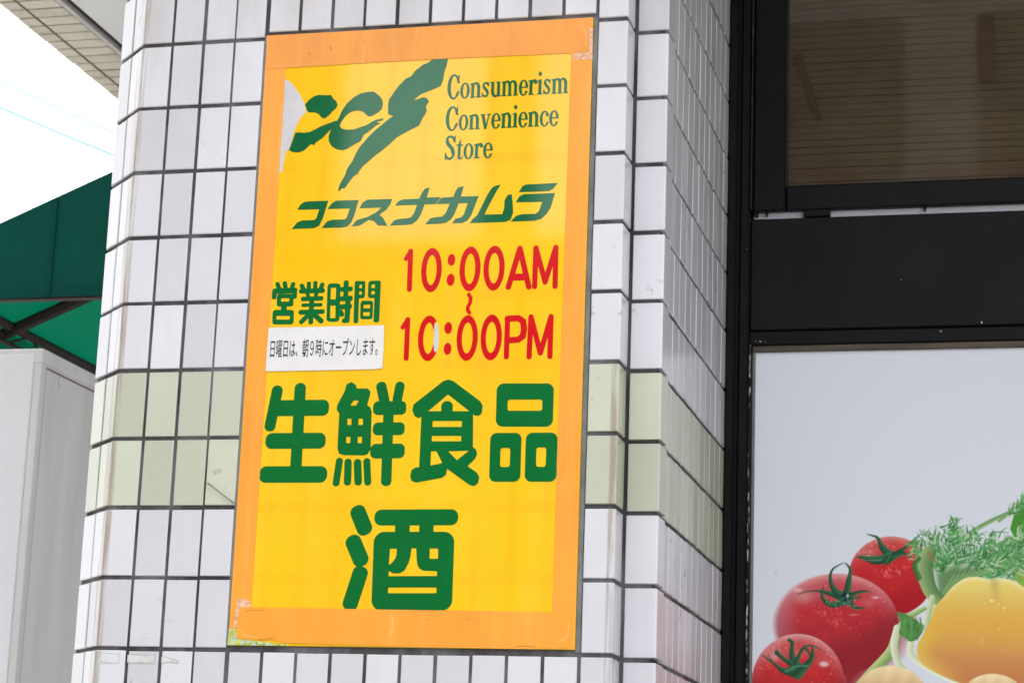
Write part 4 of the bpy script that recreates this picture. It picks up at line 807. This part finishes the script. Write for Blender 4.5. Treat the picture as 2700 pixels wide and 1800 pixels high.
    stroke([(1340, 1160), (1315, 1290), (1345, 1420), (1420, 1500)], 60, 46, C_(244, 246, 222), C_(190, 206, 150))
    stroke([(1440, 1270), (1440, 1350), (1530, 1430), (1680, 1510), (1850, 1580)], 50, 40, C_(246, 248, 224), C_(200, 214, 160))
    put(soft(polyd([(1335, 1035), (1400, 1050), (1455, 1080), (1530, 1140), (1525, 1190), (1490, 1240), (1440, 1260), (1390, 1225), (1350, 1200), (1365, 1120)])), C_(92, 142, 74))
    for _ in range(26): 
        x = r.uniform(1370, 1510); stroke([(x, r.uniform(1080, 1130)), (x+r.uniform(-20, 30), r.uniform(1150, 1200)), (1440+r.normal(0, 20), 1250)], 8, 3, C_(70, 122, 62)*r.uniform(.8, 1.5), n=3)
    # yellow pepper
    pp = [tuple(p) for p in spline([(1610, 1010), (1680, 930), (1760, 840), (1850, 784), (1940, 776), (2020, 792), (2100, 784), (2200, 806), (2320, 880), (2480, 960), (2560, 1150), (2500, 1400), (2350, 1600), (2050, 1640), (1800, 1560), (1560, 1450), (1492, 1370), (1490, 1280), (1545, 1180), (1590, 1090)], 4)]
    d = polyd(pp); sh = np.clip((v-780)/760, 0, 1)
    c = C_(247, 226, 120)*(1-sh)[:, None]+C_(206, 128, 78)*sh[:, None]
    e = np.clip(1+d/150, 0, 1); c = c+(C_(246, 214, 92)-c)*(e*.75*np.clip((1900-u)/350, 0, 1))[:, None]
    c = c+(C_(238, 178, 62)-c)*np.clip(1-np.abs(v-1130)/260, 0, 1)[:, None]*.6
    c = c+(C_(252, 246, 210)-c)*(np.clip(1+d/46, 0, 1)*np.clip((1000-v)/250, 0, 1))[:, None]*.8
    gr = np.exp(-((u-2055-(v-790)*.12)/34)**2)*np.clip((1000-v)/220, 0, 1); c = c*(1-.16*gr[:, None])
    put(soft(d), c); drops(60, 2050, 1080, 380, 260, 4, 11, (1, .97, .86), .6); drops(16, 2150, 940, 120, 80, 10, 22, (1, .98, .9), .5)
    # onions in front, tomato at the corner
    for cx, cy, rx, ry in ((1290, 1650, 262, 215), (2040, 1660, 225, 172)):
        d, a, b = ell(cx, cy, rx, ry); k = np.clip(-b*.8+.3, 0, 1); c = C_(206, 150, 92)*(1-k)[:, None]+C_(250, 226, 176)*k[:, None]
        c = c*(1-.018*np.cos(a*13+b*3)[:, None]); put(soft(d), c)
    tomato(592, 1565, 350, 360, C_(210, 48, 50), C_(164, 32, 40), C_(238, 190, 184), .7)
    drops(120, 590, 1440, 300, 210, 6, 18, (.96, .8, .78), .3)
    e, _, _ = ell(790, 1430, 46, 26); put(np.clip(-e/14, 0, 1)*.75, (.96, .9, .88))
    for pts, a, m, b in (([(520, 1250), (548, 1270), (545, 1350), (560, 1430)], 22, 30, 60), ([(430, 1345), (480, 1390), (560, 1440)], 36, 26, 50), ([(310, 1360), (400, 1420), (480, 1480), (590, 1500)], 3, 26, 70), ([(700, 1390), (640, 1310), (590, 1390), (580, 1440)], 16, 22, 60),
                         ([(795, 1345), (720, 1300), (660, 1295), (620, 1330)], 4, 14, 16), ([(700, 1310), (700, 1380), (650, 1450), (590, 1510)], 16, 44, 70), ([(360, 1350), (400, 1420)], 4, 6, 10)):
        stroke(pts, a, b, G1, G2, wmid=m)
    stroke([(500, 1480), (580, 1440), (660, 1440)], 30, 20, C_(96, 150, 110), C_(40, 90, 64))
    # the print goes on below the picture: more tomatoes and leaves
    for cx, cy in ((500, 2250), (1250, 2350), (2050, 2300), (2750, 1900), (3400, 1700), (2800, 2600)):
        tomato(cx, cy, 400, 370, C_(200, 50, 54), C_(150, 34, 44), C_(230, 180, 176), cx)
    return np.clip(col, 0, 1)
gx = np.concatenate([np.arange(PX0, 1.36, .0009), np.linspace(1.36, PX1, 120)])
gz = np.concatenate([np.linspace(PZ1, 2.17, 12), np.arange(2.168, 1.80, -.0009), np.linspace(1.79, PZ0, 120)])
Xg, Zg = np.meshgrid(gx, gz); nx, nz = len(gx), len(gz)
px = paint(Xg.ravel(), Zg.ravel())
YP = YW+.006; cx_, cz_ = (PX0+PX1)/2, (PZ0+PZ1)/2
V = np.stack([Xg.ravel()-cx_, np.full(nx*nz, 0.), Zg.ravel()-cz_], 1)
i = np.arange(nx*nz).reshape(nz, nx); q = np.stack([i[1:, :-1], i[1:, 1:], i[:-1, 1:], i[:-1, :-1]], -1).reshape(-1, 4)
me = bpy.data.meshes.new('poster'); me.vertices.add(len(V)); me.vertices.foreach_set('co', V.ravel().astype(np.float32))
me.loops.add(q.size); me.loops.foreach_set('vertex_index', q.ravel().astype(np.int32)); me.polygons.add(len(q)); me.polygons.foreach_set('loop_start', np.arange(0, q.size, 4, dtype=np.int32))
me.update(calc_edges=True)
ca = me.color_attributes.new('print', 'FLOAT_COLOR', 'POINT'); lc = np.where(px <= .04045, px/12.92, ((px+.055)/1.055)**2.4)
ca.data.foreach_set('color', np.concatenate([lc, np.ones((len(lc), 1))], 1).ravel().astype(np.float32))
mp_ = bpy.data.materials.new('printed_film'); mp_.use_nodes = True
at_ = mp_.node_tree.nodes.new('ShaderNodeVertexColor'); at_.layer_name = 'print'; mp_.node_tree.links.new(at_.outputs[0], mp_.node_tree.nodes['Principled BSDF'].inputs['Base Color'])
mp_.node_tree.nodes['Principled BSDF'].inputs['Roughness'].default_value = .3; mp_.node_tree.nodes['Principled BSDF'].inputs['Specular IOR Level'].default_value = .25
overlay(mp_, noise_mask(mp_, 45, .67, .71, .35), (.5, .48, .44))
me.materials.append(mp_)
tag(link('vegetable_poster', me, None, (cx_, YP, cz_)), 'white poster printed with tomatoes, dill and a yellow pepper in the lower window', 'poster')

# ------------------------------------------------------------------ canopy over the shop front
CX0, CY0, CY1 = -1.026, -.45, 2.92
can = thing('canopy', 'flat canopy with white soffit and a border of small beige tiles', 'canopy', (.8, 1.2, SOFFIT))
MB().box(CX0+.170, 4.0, CY0, CY1, SOFFIT+.004, SOFFIT+.5).build('soffit_panel', M_soffit, can)
MB().box(CX0+.004, CX0+.139, CY0, CY1, SOFFIT+.004, SOFFIT+.5).build('tile_bed', M_dgrout, can)
MB().box(CX0+.141, CX0+.155, CY0, CY1, SOFFIT-.004, SOFFIT+.3, .002).build('trim', M_trim, can)
MB().box(CX0+.155, CX0+.170, CY0, CY1, SOFFIT+.008, SOFFIT+.3).build('shadow_gap', M_dgrout, can)
bm1 = {}
def ctile(xa, xb, ya, yb):
    key = (round(xb-xa, 4), round(yb-ya, 4))
    if key not in bm1:
        m_ = MB().box(-(xb-xa)/2, (xb-xa)/2, -(yb-ya)/2, (yb-ya)/2, -.004, .004, .001); bm1[key] = mesh('tile', m_.v, m_.f, M_beige)
    link('tile', bm1[key], can, ((xa+xb)/2, (ya+yb)/2, SOFFIT+.002+random.uniform(-.0004, .0004)), (random.uniform(-.006, .006), random.uniform(-.004, .004), 0))
y = CY0
while y < CY1-.05:
    ctile(CX0+random.uniform(-.002, .001), CX0+.0430, y+.0030, y+.0480); ctile(CX0+.0495, CX0+.1385, y+.0030, y+.0480); y += .051

# ------------------------------------------------------------------ projecting white sign box beyond the pillar
bx = thing('sign_box', 'white box sign with grey side panel beyond the pillar, below the green awning', 'sign', (-1.1, 1.35, 1.2))
BX, BY0, BY1, BZ = -.7186, 1.20, 1.62, 2.5437
MB().box(-1.55, BX-.018, BY0-.002, BY0+.02, .55, BZ-.012, .002).build('face', M_cab, bx)
MB().box(-1.56, BX-.003, BY0+.012, BY1, .5, BZ-.006).build('body', M_cabs, bx)
MB().box(-1.57, BX, BY0, BY1+.002, BZ-.030, BZ, .002).build('top_frame', M_cabs, bx)
MB().box(BX-.018, BX, BY0, BY0+.022, .5, BZ-.030, .002).build('corner_frame', M_cabs, bx)
MB().box(BX-.0035, BX-.002, BY0+.026, BY1-.01, BZ-.0385, BZ-.0345).build('seam', M_cabline, bx)
MB().box(BX-.0035, BX-.002, BY0+.0235, BY0+.0255, .5, BZ-.0345).build('seam', M_cabline, bx)
o = letter('cap', [('b', 0, -12, 0, 12, 26, 12.5)], M_cabs, None, 0, .004)
o.parent = bx; o.rotation_euler = (0, 0, math.radians(90)); o.location = Vector((BX-.003, BY0+.095, BZ-.052))-bx.location
MB().box(-1.2, -1.1, BY0+.1, BY1-.05, 0, .5).build('post', M_black, bx)

# ------------------------------------------------------------------ green awning on the side of the shop
aw = thing('green_awning', 'green cloth awning on a rusty steel frame behind the pillar', 'awning', (-1.5, 4.5, 3.1))
AY0, AY1 = 3.0, 6.6; sl = .4195
zt = lambda x: 3.5218+(x+1.4438)*sl
xa, xb = -2.15, -.9
m_ = MB(); nx_, ny_ = 12, 24
for j in range(ny_+1):
    for i_ in range(nx_+1):
        x = xa+(xb-xa)*i_/nx_; y = AY0+(AY1-AY0)*j/ny_
        sag = .012*math.sin(math.pi*((j*3/ny_) % 1))*math.sin(math.pi*i_/nx_); m_.v.append((x, y, zt(x)-sag))
for j in range(ny_):
    for i_ in range(nx_): a = j*(nx_+1)+i_; m_.f.append([a, a+1, a+nx_+2, a+nx_+1])
m_.build('top_cloth', M_awn, aw, smooth=True)
zb_ = 3.1355
for sx in (-1.98, -1.62, -1.2): MB().box(sx-.008, sx+.008, AY0-.006, AY0-.003, zb_+.004, zt(sx-.008)-.004).build('seam', M_awnend, aw)
m_ = MB(); xs = np.linspace(xa, xb, 14)
m_.v = [(x, AY0+.002, zt(x)) for x in xs]+[(x, AY0+.002+.004*math.sin(9*x), zb_) for x in xs]
m_.f = [[k, k+1, 14+k+1, 14+k] for k in range(13)]; m_.build('end_cloth', M_awnend, aw, smooth=True)
m_ = MB(); ys = np.linspace(AY0, AY1, 20); m_.v = [(xa, y, zt(xa)) for y in ys]+[(xa, y, 3.10) for y in ys]; m_.f = [[k, k+1, 20+k+1, 20+k] for k in range(19)]
m_.build('valance', M_awn, aw)
MB().box(xa, xb, AY0+.006, AY0+.036, zb_-.004, zb_+.026).build('end_rail', M_rust, aw)
for yy in (3.72, 4.6, 5.6):
    MB().tube([(xa, yy, zt(xa)-.03), (xb, yy, zt(xb)-.03)], .022, 8).build('rib', M_rust, aw)
MB().tube([(-2.10, AY0, 3.226), (-2.10, AY1, 3.226)], .017, 8).build('front_bar', M_rust, aw)
MB().tube([(-2.10, AY0, 3.165), (-2.10, AY1, 3.165)], .009, 8).build('truss_bar', M_rust, aw)
y = AY0+.05; k = 0
while y < AY1-.3:
    MB().tube([(-2.10, y, 3.222 if k % 2 else 3.165), (-2.10, y+.16, 3.165 if k % 2 else 3.222)], .005, 6).build('truss_web', M_rust, aw); y += .16; k += 1
tag(MB().box(-.9, 3.5, 2.93, 7.5, 0, 6.0).build('shop_rear_wing', M_wall), 'plain grey rendered rear wing of the shop carrying the awning', 'building')
tag(MB().box(CX0, 4.0, CY0, 2.92, SOFFIT+.504, 6.0).build('upper_storey', M_wall), 'plain grey rendered upper storey above the canopy', 'building')
tag(MB().box(WX1+.003, 4.0, .6, 2.9, 0, SOFFIT).build('shop_wall', M_wall), 'plain grey rendered wall past the shop window', 'wall')

tag(MB().box(3.0, 4.0, -.75, .59, 0, SOFFIT-.01).build('shade_wing', M_brownt), 'unseen brown clad wing added to shade the return of the pillar', 'building')  # unseen wing, added to darken and warm the return face

# ------------------------------------------------------------------ overhead cables
def cable(pa, pb, r, sag):
    pa, pb = Vector(pa), Vector(pb); d = pb-pa; a, b = pa-d*4, pb+d*4; pts = []
    for k in range(41):
        t = k/40; p = a.lerp(b, t); p.z -= sag*(4*t*(1-t)-.99); pts.append(p)
    return MB().tube(pts, r, 6).build('overhead_cable', M_cable, smooth=True)
tag(cable((-7.767, 14, 8.066), (-6.627, 14, 7.531), .0145, .35), 'thin blue overhead cable, the upper of two against the white sky', 'cable')
tag(cable((-7.744, 14, 7.821), (-6.610, 14, 7.328), .0185, .35), 'blue overhead cable, the lower of two against the white sky', 'cable')

# ------------------------------------------------------------------ unseen houses added across the street, shaped for the reflections in sign and window
def house(x0, x1, h, label, wins, mat, dep=6.0):
    t = thing('house', label, 'house', ((x0+x1)/2, -13, 0), 'unseen houses added for reflections')
    yb = -13-dep; MB().box(x0, x1, yb, -13, 0, h-.1).build('wall', mat, t)
    m_ = MB(); e = .04; m_.v = [(x0-e, yb-.2, h-.09), (x1+e, yb-.2, h-.09), (x1+e, -12.8, h-.09), (x0-e, -12.8, h-.09), (x0-e, -13-dep/2, h+.15*dep), (x1+e, -13-dep/2, h+.15*dep)]
    m_.f = [[3, 2, 5, 4], [1, 0, 4, 5], [0, 3, 4], [2, 1, 5], [0, 1, 2, 3]]; m_.build('roof', M_roofm, t)
    for xw, zw in wins:
        f_ = MB().box(xw-.7, xw+.7, -12.98, -12.9, zw, zw+1.3, .02).build('window', M_black, t); MB().box(xw-.62, xw+.62, -12.9, -12.885, zw+.08, zw+1.22).build('pane', M_fascia, f_)
house(-12, -4.95, 9.0, 'unseen brown clad two-storey house added for reflections, widest of the row', [(-10.5, 1), (-8, 1), (-6, 1), (-10.5, 4), (-8, 4), (-6, 4)], M_house, 2.2)
house(-4.85, -3.15, 6.2, 'unseen low brown house added for reflections, next to the widest one', [(-4, 1.2)], M_house, 2.2)
house(-3.05, -2.75, 9.0, 'unseen tall thin grey clad tower added to shape the reflections', [], M_siding, .6)
house(-2.65, -1.90, 6.2, 'unseen low narrow grey house added for reflections, beside the thin tower', [], M_siding, 2.2)
house(-1.80, 4.5, 10.5, 'unseen tall grey clad house added to darken reflections in the shop window', [(-.6, 1), (1.4, 1), (3.4, 1), (-.6, 4.1), (1.4, 4.1), (3.4, 4.1), (-.6, 7), (1.4, 7), (3.4, 7)], M_siding, 2.2)
nb = thing('shade_building', 'unseen cream rendered building added at the left to shade and warm the chamfer', 'building', (-7, -4, 0))  # unseen building, added to block light and warm the left chamfer
MB().box(-9, -4.6, -9.5, 1.2, 0, 6.4).build('wall', M_cream, nb)
MB().box(-9.2, -4.4, -9.7, 1.4, 6.402, 6.7, .03).build('parapet', M_wall, nb)
for yw in (-8, -5.6, -3.2, -.8):
    f_ = MB().box(-4.62, -4.55, yw-.7, yw+.7, 1.0, 2.4, .02).build('window', M_black, nb); MB().box(-4.55, -4.54, yw-.62, yw+.62, 1.08, 2.32).build('pane', M_fascia, f_)
